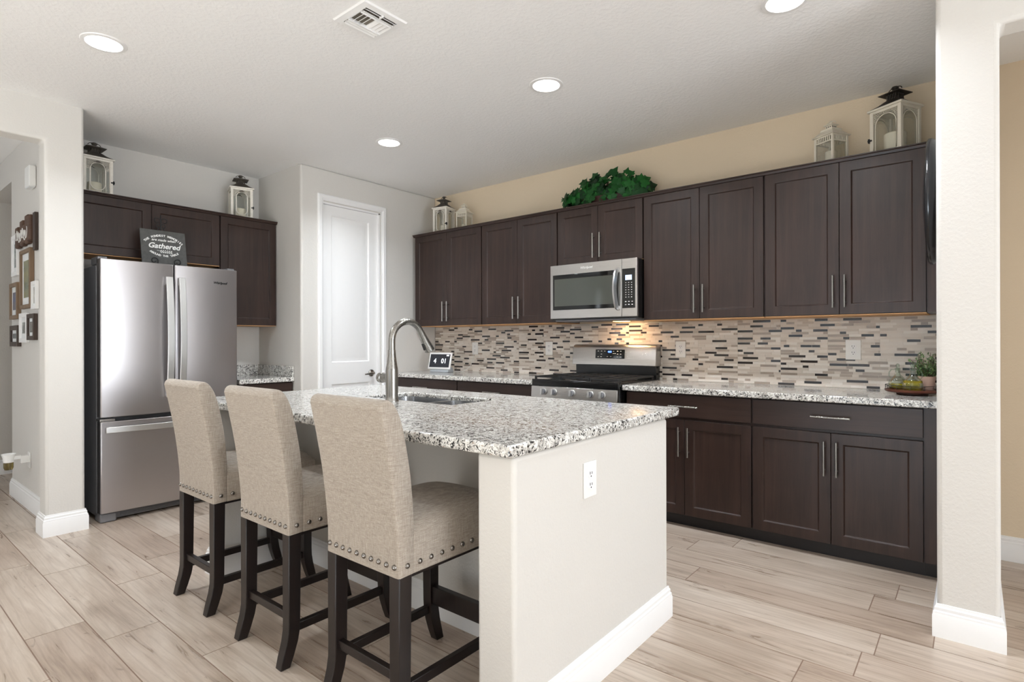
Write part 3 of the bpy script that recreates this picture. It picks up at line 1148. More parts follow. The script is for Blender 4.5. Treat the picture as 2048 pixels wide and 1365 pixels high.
def bowl(x0, x1, y0, y1, z0, z1, r=0.06):
    def rr(a, rad):
        out = []
        for cx, cy, s0 in ((x1 - a - rad, y1 - a - rad, 0), (x0 + a + rad, y1 - a - rad, 90), (x0 + a + rad, y0 + a + rad, 180), (x1 - a - rad, y0 + a + rad, 270)):
            for k in range(6):
                an = R(s0 + 18 * k)
                out.append((cx + rad * math.cos(an), cy + rad * math.sin(an)))
        return out
    b = MB()
    prof = [(-0.012, z1), (0, z1), (0.004, z0 + 0.05), (0.010, z0 + 0.018), (0.030, z0)]
    rings = [[(x, y, z) for x, y in rr(a, r)] for a, z in prof]
    b.loft(rings, cap=False)
    n = len(rings[0])
    b.add(rings[-1], [tuple(range(n))])
    cx, cy = (x0 + x1) / 2, (y0 + y1) / 2
    b.lathe([(0.045, z0 + 0.0015), (0.04, z0 + 0.003), (0.02, z0 + 0.001), (0, z0 + 0.001)], 18, Matrix.Translation((cx, cy, 0)))
    return b


bowl(SX0 + 0.0135, -2.243, SY0 + 0.0135, SY1 - 0.0135, 0.69, 0.893).build('bowl', 'sinksteel', t, angle=60)
bowl(-2.217, SX1 - 0.0135, SY0 + 0.0135, SY1 - 0.0135, 0.69, 0.893).build('bowl', 'sinksteel', t, angle=60)

t = thing('kitchen_faucet', 'tall brushed nickel gooseneck faucet standing behind the sink', 'faucet', (-2.297, 1.836, 0.9142))
b = MB()
b.lathe([(0.0, 0), (0.036, 0), (0.036, 0.004), (0.0325, 0.012), (0.0315, 0.03), (0.0315, 0.155), (0.030, 0.168), (0.0255, 0.195), (0.0215, 0.225), (0.0195, 0.26), (0.0195, 0.262), (0.0, 0.262)], 28)
b.build('body', 'nickel', t)
b = MB()
arc = [(0, 0, 0.262), (0, 0, 0.30)]
RC = 0.104
for i in range(0, 19):
    a = math.pi - i / 18 * R(152)
    arc.append((0, RC + RC * math.cos(a), 0.305 + RC * math.sin(a)))
b.tube(arc, 0.0178, 16)
b.build('neck', 'nickel', t)
e = Vector(arc[-1])
dirv = (Vector(arc[-1]) - Vector(arc[-2])).normalized()
b = MB()
pp = [e + dirv * q for q in (-0.005, 0.02, 0.05, 0.085, 0.115, 0.118)]
b.tube(pp, [0.0185, 0.0195, 0.0215, 0.0255, 0.0285, 0.024], 20)
sh = b.build('spray_head', 'nickel', t)
nrm = Vector((0, dirv.z, -dirv.y))
b = MB()
q0, q1 = e + dirv * 0.055 - nrm * 0.0, e + dirv * 0.1
side = Vector((1, 0, 0))
inner = Vector((0, -abs(dirv.z), -abs(dirv.y))) if True else nrm
inner = Vector((0, dirv.z, -dirv.y)).normalized()
if inner.y > 0:
    inner = -inner
c0 = e + dirv * 0.06 + inner * 0.020
c1 = e + dirv * 0.098 + inner * 0.024
b.tube([c0, c1], 0.011, flat=(0.7, 0.7))
b.build('spray_button', 'slot', sh, bevel=0.003)
b = MB()
T = Matrix.Translation((0, 0, 0.117)) @ Matrix.Rotation(R(-90), 4, 'Y')
b.lathe([(0.0, 0.02), (0.0235, 0.02), (0.0235, 0.066), (0.0220, 0.068), (0.0220, 0.071), (0.0265, 0.073), (0.0265, 0.086), (0.0235, 0.088), (0.0235, 0.090), (0.0262, 0.092), (0.0255, 0.098), (0.0, 0.099)], 24, T)
hb = b.build('handle_hub', 'nickel', t)
MB().tube([(-0.085, 0, 0.117), (-0.088, 0.04, 0.130), (-0.09, 0.095, 0.150)], [0.007, 0.006, 0.005], 10).build('lever', 'nickel', hb)

# ================================================================== OUTLETS
def outlet(label, loc, rz, w=0.078, h=0.122):
    t = thing('wall_outlet', label, 'outlet', loc, rz)
    MB().box(-w / 2, w / 2, -0.006, 0, -h / 2, h / 2).build('cover_plate', 'plastic', t, bevel=0.002)
    for s in (-1, 1):
        b = MB()
        b.lathe([(0.0, 0), (0.0165, 0), (0.0165, 0.0025), (0, 0.0025)], 20, Matrix.Translation((0, -0.0055, s * 0.0195)) @ rxf('X', 90))
        o = b.build('receptacle', 'white', t)
        b = MB()
        z = s * 0.0195
        b.box(-0.0075, -0.0050, -0.0088, -0.0075, z - 0.001, z + 0.0085)
        b.box(0.0050, 0.0075, -0.0088, -0.0075, z - 0.001, z + 0.0075)
        b.lathe([(0, 0), (0.0026, 0), (0.0026, 0.001), (0, 0.001)], 10, Matrix.Translation((0, -0.0078, z - 0.008)) @ rxf('X', 90))
        b.build('slot', 'slot', o)
    return t


ZO = 1.153
YS = YB - 0.0128
outlet('white duplex outlet on the backsplash above the power cord', (-3.855, YS, 1.148), 0)
outlet('white duplex outlet on the backsplash left of the range', (-2.948, YS, ZO), 0)
outlet('white duplex outlet on the backsplash right of the range', (-1.723, YS, ZO), 0)
outlet('wide white outlet on the backsplash above the oil cruets', (-0.59, YS, 1.158), 0, 0.085, 0.125)
outlet('white duplex outlet on the island end wall', (IX1 + 0.0005, 1.708, 0.732), R(90), 0.082, 0.124)

# ================================================================== BAR STOOLS
def make_stool(label, loc):
    t = thing('bar_stool', label, 'stool', loc, 0, 'linen bar stools along the island')
    HW = 0.1925
    prof = spline([(0.0, 0.495), (-0.001, 0.60), (-0.024, 0.80), (-0.060, 0.99), (-0.0655, 1.018), (-0.056, 1.037), (-0.036, 1.043), (-0.012, 1.028), (0.012, 0.985), (0.030, 0.92), (0.052, 0.80), (0.062, 0.68), (0.064, 0.60), (0.064, 0.497)], 4)
    b = MB()
    # rounded sides: several slices in x
    rings = []
    cen = Vector((0.01, 0.76))
    mid = [Vector(p) for p in prof]
    def shrink(k):
        out = []
        for p in mid:
            q = p.copy()
            cy = (0.032 if p.y < 0.7 else 0.032 - 0.075 * (p.y - 0.7) / 0.34)
            q.x = cy + (p.x - cy) * k
            q.y = p.y - (1 - k) * 0.03 * max(0.0, (p.y - 0.95) / 0.1)
            out.append(q)
        return out
    for x, k in ((-HW, 0.84), (-HW + 0.002, 0.92), (-HW + 0.006, 0.97), (-HW + 0.014, 0.995), (-HW + 0.03, 1.0), (0, 1.0), (HW - 0.03, 1.0), (HW - 0.014, 0.995), (HW - 0.006, 0.97), (HW - 0.002, 0.92), (HW, 0.84)):
        rings.append([(x, p.x, p.y) for p in shrink(k)])
    b.loft(rings)
    back = b.build('backrest', 'linen', t, angle=60)
    # nailheads along the lower rear edge
    def nail(b, p, d):
        q = d.to_track_quat('Z', 'Y').to_matrix().to_4x4()
        b.lathe([(0.0092, -0.001), (0.0088, 0.002), (0.0066, 0.0052), (0.0034, 0.0068), (0, 0.0072)], 12, Matrix.Translation(p) @ q)
    def studs(parent, spots):
        for p, d in spots:
            b = MB()
            nail(b, Vector(p), Vector(d))
            b.build('nailhead', 'nail', parent)
    studs(back, [((-HW + 0.02 + i * (2 * HW - 0.04) / 9, -0.0005, 0.527), (0, -1, 0)) for i in range(10)] + [((sx * (HW - 0.0005), 0.034, 0.527), (sx, 0, 0)) for sx in (-1, 1)])
    # seat cushion: side wall plus domed top
    b = MB()
    x0, x1, y0_, y1_ = -HW, HW, 0.058, 0.505
    nx, ny = 16, 16
    vs, fs = [], []
    def sp(u):
        return u
    for j in range(ny + 1):
        for i in range(nx + 1):
            u, v = 2 * i / nx - 1, 2 * j / ny - 1
            x = u * HW
            y = (y0_ + y1_) / 2 + v * (y1_ - y0_) / 2
            vv = v if v > 0 else 0.0
            e_ = max(0.0, 1 - abs(u) ** 5) ** 0.5 * max(0.0, 1 - abs(vv) ** 5) ** 0.5
            vs.append((x, y, 0.615 + 0.045 * e_ + 0.010 * (1 - u * u)))
    for j in range(ny):
        for i in range(nx):
            a = j * (nx + 1) + i
            fs.append((a, a + 1, a + nx + 2, a + nx + 1))
    # side wall
    rim = [j for j in range(nx + 1)] + [k * (nx + 1) + nx for k in range(1, ny + 1)] + [ny * (nx + 1) + i for i in range(nx - 1, -1, -1)] + [k * (nx + 1) for k in range(ny - 1, 0, -1)]
    base = len(vs)
    for r_ in rim:
        vs.append((vs[r_][0], vs[r_][1], 0.494))
    n = len(rim)
    for i in range(n):
        fs.append((rim[i], base + i, base + (i + 1) % n, rim[(i + 1) % n]))
    fs.append(tuple(range(base, base + n)))
    b.add(vs, fs)
    seat = b.build('seat', 'linen', t, angle=60, bevel=0.006)
    studs(seat, [((sx * (HW - 0.0005), 0.085 + i * 0.0475, 0.527), (sx, 0, 0)) for sx in (-1, 1) for i in range(9)] + [((-HW + 0.025 + i * 0.048, 0.5045, 0.527), (0, 1, 0)) for i in range(8)])
    # frame rails under the seat
    b = MB()
    fx = HW - 0.05
    b.box(-fx, fx, 0.452, 0.474, 0.470, 0.497)
    b.box(-HW + 0.008, -HW + 0.03, 0.05, 0.44, 0.484, 0.497)
    b.box(HW - 0.03, HW - 0.008, 0.05, 0.44, 0.484, 0.497)
    b.build('seat_frame', 'legwood', t)
    for sx in (-1, 1):
        for rear in (True, False):
            b = MB()
            rings = []
            if rear:
                pts = [(0.497, 0.027, 0.0245, 0.025), (0.17, 0.025, 0.0235, 0.023), (0.13, 0.024, 0.023, 0.023), (0.09, 0.017, 0.022, 0.023), (0.04, 0.002, 0.021, 0.022), (0.0, -0.010, 0.020, 0.019)]
            else:
                pts = [(0.497, 0.458, 0.0235, 0.024), (0.17, 0.460, 0.0225, 0.022), (0.13, 0.462, 0.022, 0.022), (0.09, 0.469, 0.021, 0.022), (0.04, 0.483, 0.020, 0.021), (0.0, 0.495, 0.019, 0.018)]
            for z, y, hx, hy in pts:
                xc = sx * (HW - 0.0245)
                rings.append([(xc - hx, y - hy, z), (xc + hx, y - hy, z), (xc + hx, y + hy, z), (xc - hx, y + hy, z)])
            b.loft(rings)
            b.build('leg', 'legwood', t, bevel=0.0025, angle=25)
    for x0, x1, y0_, y1_, z0_, z1_ in ((-0.148, 0.148, 0.014, 0.036, 0.163, 0.193), (-0.148, 0.148, 0.447, 0.473, 0.160, 0.232), (-0.179, -0.157, 0.045, 0.442, 0.120, 0.152), (0.157, 0.179, 0.045, 0.442, 0.120, 0.152)):
        MB().box(x0, x1, y0_, y1_, z0_, z1_).build('stretcher', 'legwood', t, bevel=0.002)
    return t


st = make_stool('beige linen bar stool nearest the island end wall, closest to camera', (-1.5435, 1.104, 0))
dup(st, (-2.166, 1.094, 0), 0, 'beige linen bar stool in the middle of the three')
dup(st, (-2.8105, 1.097, 0), 0, 'beige linen bar stool nearest the refrigerator')

# ================================================================== CEILING FIXTURES
def can(label, x, y):
    t = thing('recessed_light', label, 'ceiling light', (x, y, ZC), 0, 'recessed ceiling lights')
    b = MB()
    b.lathe([(0.078, 0.0005), (0.080, -0.006), (0.098, -0.004), (0.101, 0.0), (0.101, 0.0008)], 40, cap=False)
    b.build('trim_ring', 'white', t)
    b = MB()
    b.lathe([(0.0, -0.0045), (0.055, -0.0045), (0.0785, -0.003), (0.0785, 0.0)], 40, cap=False)
    b.build('diffuser', 'lamp', t)
    d = bpy.data.lights.new('recessed_lamp', 'AREA')
    d.shape = 'DISK'
    d.size = 0.15
    d.energy = 13.0
    d.spread = R(140)
    d.color = (0.88, 0.94, 1.0)
    o = bpy.data.objects.new('recessed_lamp', d)
    C.objects.link(o)
    o.location = (x, y, ZC - 0.012)
    return t


can('round recessed ceiling light near the left opening, beside the wing wall', -3.421, 0.906)
can('round recessed ceiling light above the range aisle, centre of the ceiling', -1.965, 2.727)
can('round recessed ceiling light in front of the pantry door', -3.459, 2.744)
can('round recessed ceiling light at the top edge, nearest the right pier', -0.652, 2.736)

t = thing('ceiling_vent', 'square white supply vent with curved louvers in the ceiling', 'vent', (-2.214, 1.648, ZC), R(90))
b = MB()
hs, hi = 0.124, 0.088
vs = [(-hs, -hs, 0), (hs, -hs, 0), (hs, hs, 0), (-hs, hs, 0), (-hs + .006, -hs + .006, -.007), (hs - .006, -hs + .006, -.007), (hs - .006, hs - .006, -.007), (-hs + .006, hs - .006, -.007),
      (-hi, -hi, -.010), (hi, -hi, -.010), (hi, hi, -.010), (-hi, hi, -.010), (-hi, -hi, 0.0), (hi, -hi, 0.0), (hi, hi, 0.0), (-hi, hi, 0.0)]
fs = []
for k in range(3):
    for i in range(4):
        fs.append((k * 4 + i, k * 4 + (i + 1) % 4, k * 4 + 4 + (i + 1) % 4, k * 4 + 4 + i))
b.add(vs, fs)
b.build('frame', 'white', t)
MB().box(-hi, hi, -hi, hi, -0.0012, -0.0004).build('duct_shade', plain('duct_shadow', (120, 114, 104), 0.9), t)  # flat sheet coloured as the shade behind the louvers
def louver(b, p0, p1, lean):
    # curved slat between p0 and p1 leaning sideways by the vector lean
    p0, p1, lean = Vector(p0), Vector(p1), Vector(lean)
    for k in range(4):
        a0, a1 = k / 4, (k + 1) / 4
        def off(a):
            return lean * (a * a) + Vector((0, 0, -0.002 - 0.014 * a))
        q = [p0 + off(a0), p1 + off(a0), p1 + off(a1), p0 + off(a1)]
        b.add([tuple(x) for x in q] + [tuple(x + Vector((0, 0, 0.001)) + lean.normalized() * 0.0008) for x in q], [(0, 1, 2, 3), (4, 5, 6, 7), (0, 4, 5, 1), (1, 5, 6, 2), (2, 6, 7, 3), (3, 7, 4, 0)])
for i in range(2):
    for sgn in (-1, 1):
        b = MB()
        yy = sgn * (0.048 + i * 0.020)
        louver(b, (-0.085, yy, 0), (0.085, yy, 0), (0, sgn * 0.018, 0))
        b.build('louver', 'white', t)
for i in range(8):
    b = MB()
    xx = -0.078 + i * 0.0215
    sgn = -1 if i < 4 else 1
    louver(b, (xx, -0.046, 0), (xx, 0.046, 0), (sgn * 0.014, 0, 0))
    b.build('louver', 'white', t)
for yy in (-0.046, 0.046):
    MB().box(-0.086, 0.086, yy - 0.002, yy + 0.002, -0.017, -0.002).build('divider', 'white', t)
MB().box(-0.003, 0.003, -0.098, -0.070, -0.019, -0.008).build('damper_lever', 'white', t, bevel=0.001)

# ================================================================== LANTERNS
def arch_pts(w, z0, z1, n=10, oval=False):
    """closed arch outline: half-circle top, optional rounded bottom"""
    r = w / 2
    pts = []
    for k in range(n + 1):
        a = math.pi * k / n
        pts.append((r * math.cos(a), z1 - r + r * math.sin(a)))
    if oval:
        for k in range(n + 1):
            a = math.pi + math.pi * k / n
            pts.append((r * math.cos(a), z0 + r + r * math.sin(a)))
    else:
        pts += [(-r, z0), (r, z0)]
    return pts


def big_lantern(name, label, loc, rz, w, h, frame_mat, roof_mat, oval, latch=1, group=None):
    """w = plate width, h = total height"""
    t = thing(name, label, 'lantern', loc, rz, group)
    bw = w * 0.40          # body half width
    zb, zt = h * 0.05, h * 0.655
    p = w * 0.05
    b = MB()
    b.box(-w * 0.47, w * 0.47, -w * 0.47, w * 0.47, 0, zb)
    for sx in (-1, 1):
        for sy in (-1, 1):
            b.box(sx * bw - p, sx * bw + p, sy * bw - p, sy * bw + p, zb - 0.002, zt + 0.003)
    b.box(-bw - p + 0.0007, bw + p - 0.0007, -bw - p + 0.0007, bw + p - 0.0007, zt - h * 0.035, zt + 0.002)
    b.box(-w / 2, w / 2, -w / 2, w / 2, zt, zt + h * 0.03)
    b.build('frame', frame_mat, t, bevel=0.002)
    # panes, arched hoops and fretwork
    aw = (bw - p) * (1.25 if oval else 1.72)
    for k in range(4):
        T = Matrix.Rotation(R(90 * k), 4, 'Z') @ Matrix.Translation((0, -bw, 0))
        MB().box(-bw + p, bw - p, -0.001, 0.001, zb, zt - h * 0.03, T).build('pane', 'pane', t)
        b = MB()
        pts = arch_pts(aw, zb + h * (0.03 if oval else 0.0), zt - h * 0.075, 12, oval)
        b.tube([T @ Vector((x, -0.003, z)) for x, z in pts], 0.0028, 6, closed=True)
        r = aw / 2
        zc = zt - h * 0.075 - r
        # pierced corner fretwork as a lattice of small rings
        top = zt - h * 0.035
        for s in (-1, 1):
            for i in range(6):
                for j in range(6):
                    x = s * (bw - p - 0.006 - i * 0.0115)
                    z = top - 0.006 - j * 0.0115
                    if abs(x) < 0.012 * 0.5:
                        continue
                    dx, dz = x, z - zc
                    if z > zc - 0.004 and math.hypot(dx, dz) > r + 0.006:
                        ring = [T @ Vector((x + 0.0052 * math.cos(q), -0.002, z + 0.0052 * math.sin(q))) for q in [2 * math.pi * u / 6 for u in range(6)]]
                        b.tube(ring, 0.0013, 4, closed=True)
        if oval:
            for s in (-1, 1):
                b.box(s * (bw - p) - 0.002, s * (bw - p) + 0.002, -0.004, 0.0, zb, zt - h * 0.03, T)
                b.box(s * (r + 0.004) - 0.0015, s * (r + 0.004) + 0.0015, -0.003, 0.0, zb, zc, T)
        b.build('arch', frame_mat, t)
        if oval:
            MB().prism([(-r * 0.55, zt - h * 0.078), (r * 0.55, zt - h * 0.078), (r * 0.2, zt - h * 0.045), (0, zt - h * 0.04), (-r * 0.2, zt - h * 0.045)], -0.006, -0.002, 'y', T).build('crest', roof_mat, t)
    # roof
    zr = zt + h * 0.03
    b = MB()
    def sq(a, z):
        return [(-a, -a, z), (a, -a, z), (a, a, z), (-a, a, z)]
    b.loft([sq(w * 0.47, zr), sq(w * 0.44, zr + h * 0.012), sq(w * 0.30, zr + h * 0.055), sq(w * 0.20, zr + h * 0.10), sq(w * 0.17, zr + h * 0.112)])
    b.build('roof', roof_mat, t, angle=20)
    # chimney lattice + flared cap + knob + ring
    zc_ = zr + h * 0.112
    zk = zc_ + h * 0.09
    b = MB()
    a = w * 0.15
    for k in range(4):
        T = Matrix.Rotation(R(90 * k), 4, 'Z')
        for i in range(4):
            x0 = -a + i * a / 2
            b.tube([T @ Vector((x0, -a, zc_)), T @ Vector((x0 + a / 2, -a - w * 0.03, zk))], 0.0022, 4)
            b.tube([T @ Vector((x0 + a / 2, -a, zc_)), T @ Vector((x0, -a - w * 0.03, zk))], 0.0022, 4)
    b.loft([sq(a * 0.75, zc_ - 0.002), sq(a * 0.75, zk)])
    ch = b.build('chimney', roof_mat, t)
    b = MB()
    b.loft([sq(w * 0.30, zk - h * 0.012), sq(w * 0.31, zk - h * 0.004), sq(w * 0.16, zk + h * 0.03), sq(w * 0.07, zk + h * 0.045)])
    cp2 = b.build('cap', roof_mat, t, angle=20)
    b = MB()
    b.lathe([(w * 0.05, zk + h * 0.04), (w * 0.045, zk + h * 0.055), (w * 0.08, zk + h * 0.068), (w * 0.10, zk + h * 0.085), (w * 0.07, zk + h * 0.105), (0, zk + h * 0.108)], 16)
    b.build('finial', roof_mat, cp2)
    b = MB()
    rr_ = w * 0.2
    b.tube([(rr_ * math.cos(q) * 0.95, rr_ * math.sin(q) * 0.15 - 0.0, zk + h * 0.055 + rr_ * 0.5 * math.sin(q)) for q in [math.pi * u / 14 for u in range(15)]], 0.0026, 6)
    b.build('ring_handle', roof_mat, cp2)
    if latch:
        b = MB()
        LT = Matrix.Diagonal((latch, 1, 1, 1))
        b.box(bw - 0.004, bw + p + 0.008, -bw - p - 0.008, -bw - p + 0.002, h * 0.24, h * 0.26, LT)
        b.box(bw + p - 0.002, bw + p + 0.006, -bw - p - 0.008, -bw - p + 0.010, h * 0.22, h * 0.28, LT)
        b.build('latch', 'blackm', t)
    return t


def candle(label, loc, r, h):
    t = thing('pillar_candle', label, 'candle', loc)
    b = MB()
    b.lathe([(0, 0), (r, 0), (r, h - 0.004), (r - 0.004, h), (r * 0.6, h - 0.005), (0, h - 0.006)], 24)
    b.build('wax', 'wax', t)
    MB().tube([(0, 0, h - 0.006), (0.001, 0, h + 0.008)], 0.001, 6).build('wick', 'slot', t)
    return t


def small_lantern(label, loc, rz, w, h):
    t = thing('metal_lantern', label, 'lantern', loc, rz)
    bw = w * 0.42
    zt = h * 0.62
    p = w * 0.045
    b = MB()
    b.box(-w * 0.46, w * 0.46, -w * 0.46, w * 0.46, 0, h * 0.045)
    for sx in (-1, 1):
        for sy in (-1, 1):
            b.box(sx * bw - p, sx * bw + p, sy * bw - p, sy * bw + p, 0, zt)
    for k in range(4):
        T = Matrix.Rotation(R(90 * k), 4, 'Z')
        b.box(-bw, bw, -bw - 0.003, -bw + 0.001, zt - h * 0.03, zt, T)
        b.box(-bw, bw, -bw - 0.003, -bw + 0.001, zt - h * 0.135, zt - h * 0.11, T)
        for i in range(9):
            x = -bw + (i + 0.5) * 2 * bw / 9
            b.box(x - bw * 0.05, x + bw * 0.05, -bw - 0.003, -bw + 0.001, zt - h * 0.115, zt - h * 0.025, T)
    b.build('frame', 'cream', t, bevel=0.001)
    for k in range(4):
        T = Matrix.Rotation(R(90 * k), 4, 'Z')
        MB().box(-bw + p, bw - p, -bw - 0.001, -bw + 0.0005, h * 0.045, zt - h * 0.13, T).build('pane', 'pane', t)
    def sq(a, z):
        return [(-a, -a, z), (a, -a, z), (a, a, z), (-a, a, z)]
    b = MB()
    b.loft([sq(w * 0.53, zt), sq(w * 0.54, zt + h * 0.012), sq(w * 0.44, zt + h * 0.045), sq(w * 0.34, zt + h * 0.10), sq(w * 0.29, zt + h * 0.125), sq(w * 0.29, zt + h * 0.16), sq(w * 0.25, zt + h * 0.17)])
    b.build('roof', 'cream', t, angle=20)
    z0 = zt + h * 0.165
    b = MB()
    b.loft([sq(w * 0.15, z0), sq(w * 0.15, z0 + h * 0.075)])
    ch = b.build('chimney', 'cream', t, angle=20)
    b = MB()
    for k in range(4):
        T = Matrix.Rotation(R(90 * k), 4, 'Z')
        for i in (-1, 0, 1):
            b.lathe([(0, 0), (w * 0.025, 0), (w * 0.025, 0.001), (0, 0.001)], 8, T @ Matrix.Translation((i * w * 0.09, -w * 0.1505, z0 + h * 0.04)) @ rxf('X', 90))
    b.build('vent_hole', 'slot', ch)
    b = MB()
    z1 = z0 + h * 0.075
    b.loft([sq(w * 0.20, z1 - 0.001), sq(w * 0.22, z1 + h * 0.01), sq(w * 0.08, z1 + h * 0.045)])
    b.lathe([(w * 0.05, z1 + h * 0.04), (w * 0.09, z1 + h * 0.065), (w * 0.05, z1 + h * 0.09), (0, z1 + h * 0.105)], 12)
    b.tube([(w * 0.24 * math.cos(q), 0, z1 + h * 0.03 + w * 0.12 * math.sin(q)) for q in [math.pi * u / 10 for u in range(11)]], 0.002, 6)
    b.build('finial', 'cream', t, angle=25)
    return t


ZT = 2.2922
XL = -4.995
for (x, y, rz, w, h, fm, rm, ov, nm, lab, cl) in (
        (XL, 1.262, R(90), 0.205, 0.395, 'distress', 'greymetal', True, 'wooden_lantern', 'distressed white lantern on the cabinet behind the left wing wall', 'white pillar candle inside the lantern behind the left wing wall'),
        (XL, 2.330, R(72), 0.195, 0.395, 'distress', 'greymetal', True, 'wooden_lantern', 'distressed white lantern with oval windows in the fridge alcove corner', 'white pillar candle inside the fridge alcove corner lantern'),
        (-4.150, 3.985, R(12), 0.180, 0.395, 'distress', 'greymetal', True, 'wooden_lantern', 'distressed white lantern with grey roof above the cabinet by the pantry', 'white pillar candle inside the grey-roofed lantern by the pantry'),
        (-0.352, 3.955, R(-28), 0.200, 0.405, 'cream', 'bronze', False, 'wooden_lantern', 'large cream lantern with black roof near the right pier', 'thick white candle inside the large black-roofed lantern')):
    big_lantern(nm, lab, (x, y, ZT), rz, w, h, fm, rm, ov, 1 if ov else -1)
    candle(cl, (x, y, ZT + h * 0.05 + 0.0003), w * (0.21 if ov else 0.28), h * (0.20 if ov else 0.27))
small_lantern('small cream metal lantern beside the grey-roofed lantern by the pantry', (-3.865, 3.985, ZT), R(13), 0.128, 0.29)
candle('small candle in the cream metal lantern by the pantry', (-3.865, 3.985, ZT + 0.0135), 0.028, 0.06)
small_lantern('small cream metal lantern left of the large black-roofed one', (-0.683, 3.965, ZT), R(-30), 0.142, 0.30)
candle('small candle in the cream metal lantern on the right', (-0.683, 3.965, ZT + 0.014), 0.034, 0.085)

# ================================================================== IVY
t = thing('ivy_plant', 'bushy green ivy arrangement on top of the cabinet over the microwave', 'plant', (-2.27, 3.95, ZT))
b = MB()
b.lathe([(0.10, 0.0), (0.14, 0.02), (0.15, 0.06), (0.145, 0.065), (0.12, 0.02)], 20, Matrix.Diagonal((1.9, 0.75, 1, 1)))
b.build('basket', 'wicker', t)


def ivy_leaf(b, p, nrm, roll, s):
    out = [(0, -0.05), (0.20, -0.17), (0.48, -0.08), (0.42, 0.14), (0.60, 0.40), (0.30, 0.54), (0, 1.0), (-0.30, 0.54), (-0.60, 0.40), (-0.42, 0.14), (-0.48, -0.08), (-0.20, -0.17)]
    q = nrm.to_track_quat('Z', 'Y').to_matrix().to_4x4()
    T = Matrix.Translation(p) @ q @ Matrix.Rotation(roll, 4, 'Z')
    vs = [(0, 0.2 * s, 0.03 * s)] + [(x * s, y * s, (-0.16 * abs(x) + (0.05 if abs(x) < 0.1 else 0) - 0.14 * max(0, y - 0.3)) * s) for x, y in out]
    fs = [(0, i + 1, (i + 1) % 12 + 1) for i in range(12)]
    b.add(vs, fs, T)


b = MB()
sb = MB()
rv = random.Random(5)
for i in range(560):
    u = rv.uniform(-1, 1)
    a = rv.uniform(0, 2 * math.pi)
    env = 0.21 * (1 - 0.55 * abs(u) ** 1.7) * (1.0 if u > -0.55 else 0.75)
    rad = rv.uniform(0.55, 1.0)
    x = u * 0.365
    y = 0.105 * math.cos(a) * rad * (1 - 0.3 * abs(u))
    z = 0.085 + (env - 0.035) * max(-0.35, math.sin(a)) * rad
    n = Vector((u * 0.9 + rv.uniform(-.6, .6), -0.9 + math.cos(a) * 0.5 + rv.uniform(-.5, .4), 0.55 * math.sin(a) + rv.uniform(-.3, .7))).normalized()
    z = max(z, 0.02)
    y -= 0.05 * max(0, 1 - z / 0.09)
    ivy_leaf(b, Vector((x, y - 0.01, z)), n, rv.uniform(0, 6.28), rv.uniform(0.044, 0.078))
for x, z, s in ((-0.07, 0.245, .05), (0.03, 0.255, .045), (0.10, 0.25, .045), (0.19, 0.245, .055), (0.24, 0.22, .06), (-0.14, 0.215, .055), (-0.25, 0.17, .05), (0.30, 0.14, .05), (-0.33, 0.07, .05), (-0.36, 0.04, .045), (0.36, 0.05, .04)):
    ivy_leaf(b, Vector((x, -0.02, z - 0.02)), Vector((0.1, -1, 0.35)).normalized(), rv.uniform(-.8, .8), s)
    sb.tube([(x * 0.6, 0, 0.06), (x * 0.9, -0.005, z * 0.6), (x, -0.015, z - 0.02)], 0.002, 5)
b.build('foliage', 'ivy', t)
sb.build('stem', 'stem', t)

# ================================================================== SLOGAN BOARD ON EASEL
t = thing('plate_easel', 'small black scrolled wire easel holding the slogan board', 'easel', (-4.69, 1.62, 1.784), R(90))
b = MB()
wire = 0.0042
for s in (-1, 1):
    # rear legs behind the board, hooks and front scrolls under and before it
    b.tube([(s * 0.082, 0.016, 0.005), (s * 0.074, 0.026, 0.055), (s * 0.046, 0.054, 0.20), (s * 0.012, 0.074, 0.31)], wire, 8)
    b.tube([(s * 0.082, 0.016, 0.005), (s * 0.080, -0.034, 0.005)], wire, 8)
    sc = []
    for k in range(27):
        q = -math.pi / 2 + k / 26 * 7.6
        g = 0.030 * (1 - 0.72 * k / 26)
        sc.append((s * (0.080 - g * math.cos(q)), -0.036, 0.035 + g * math.sin(q)))
    b.tube(sc, wire, 8)
b.tube([(-0.075, 0.027, 0.05), (0.075, 0.027, 0.05)], wire, 8)
b.tube([(0, 0.068, 0.28), (0, 0.108, 0.005)], wire, 8)
for s in (-1, 1):
    for cx, cz, r0 in ((0.026, 0.352, 0.024), (0.018, 0.312, 0.018)):
        b.tube([(s * (cx - r0 * (1 - 0.5 * k / 20) * math.cos(q)), 0.074, cz + r0 * (1 - 0.5 * k / 20) * math.sin(q)) for k, q in [(k, -0.6 + k / 20 * 6.2) for k in range(21)]], 0.0032, 8)
b.tube([(0, 0.070, 0.27), (0, 0.076, 0.395)], wire, 8)
b.build('wire_frame', 'blackm', t)

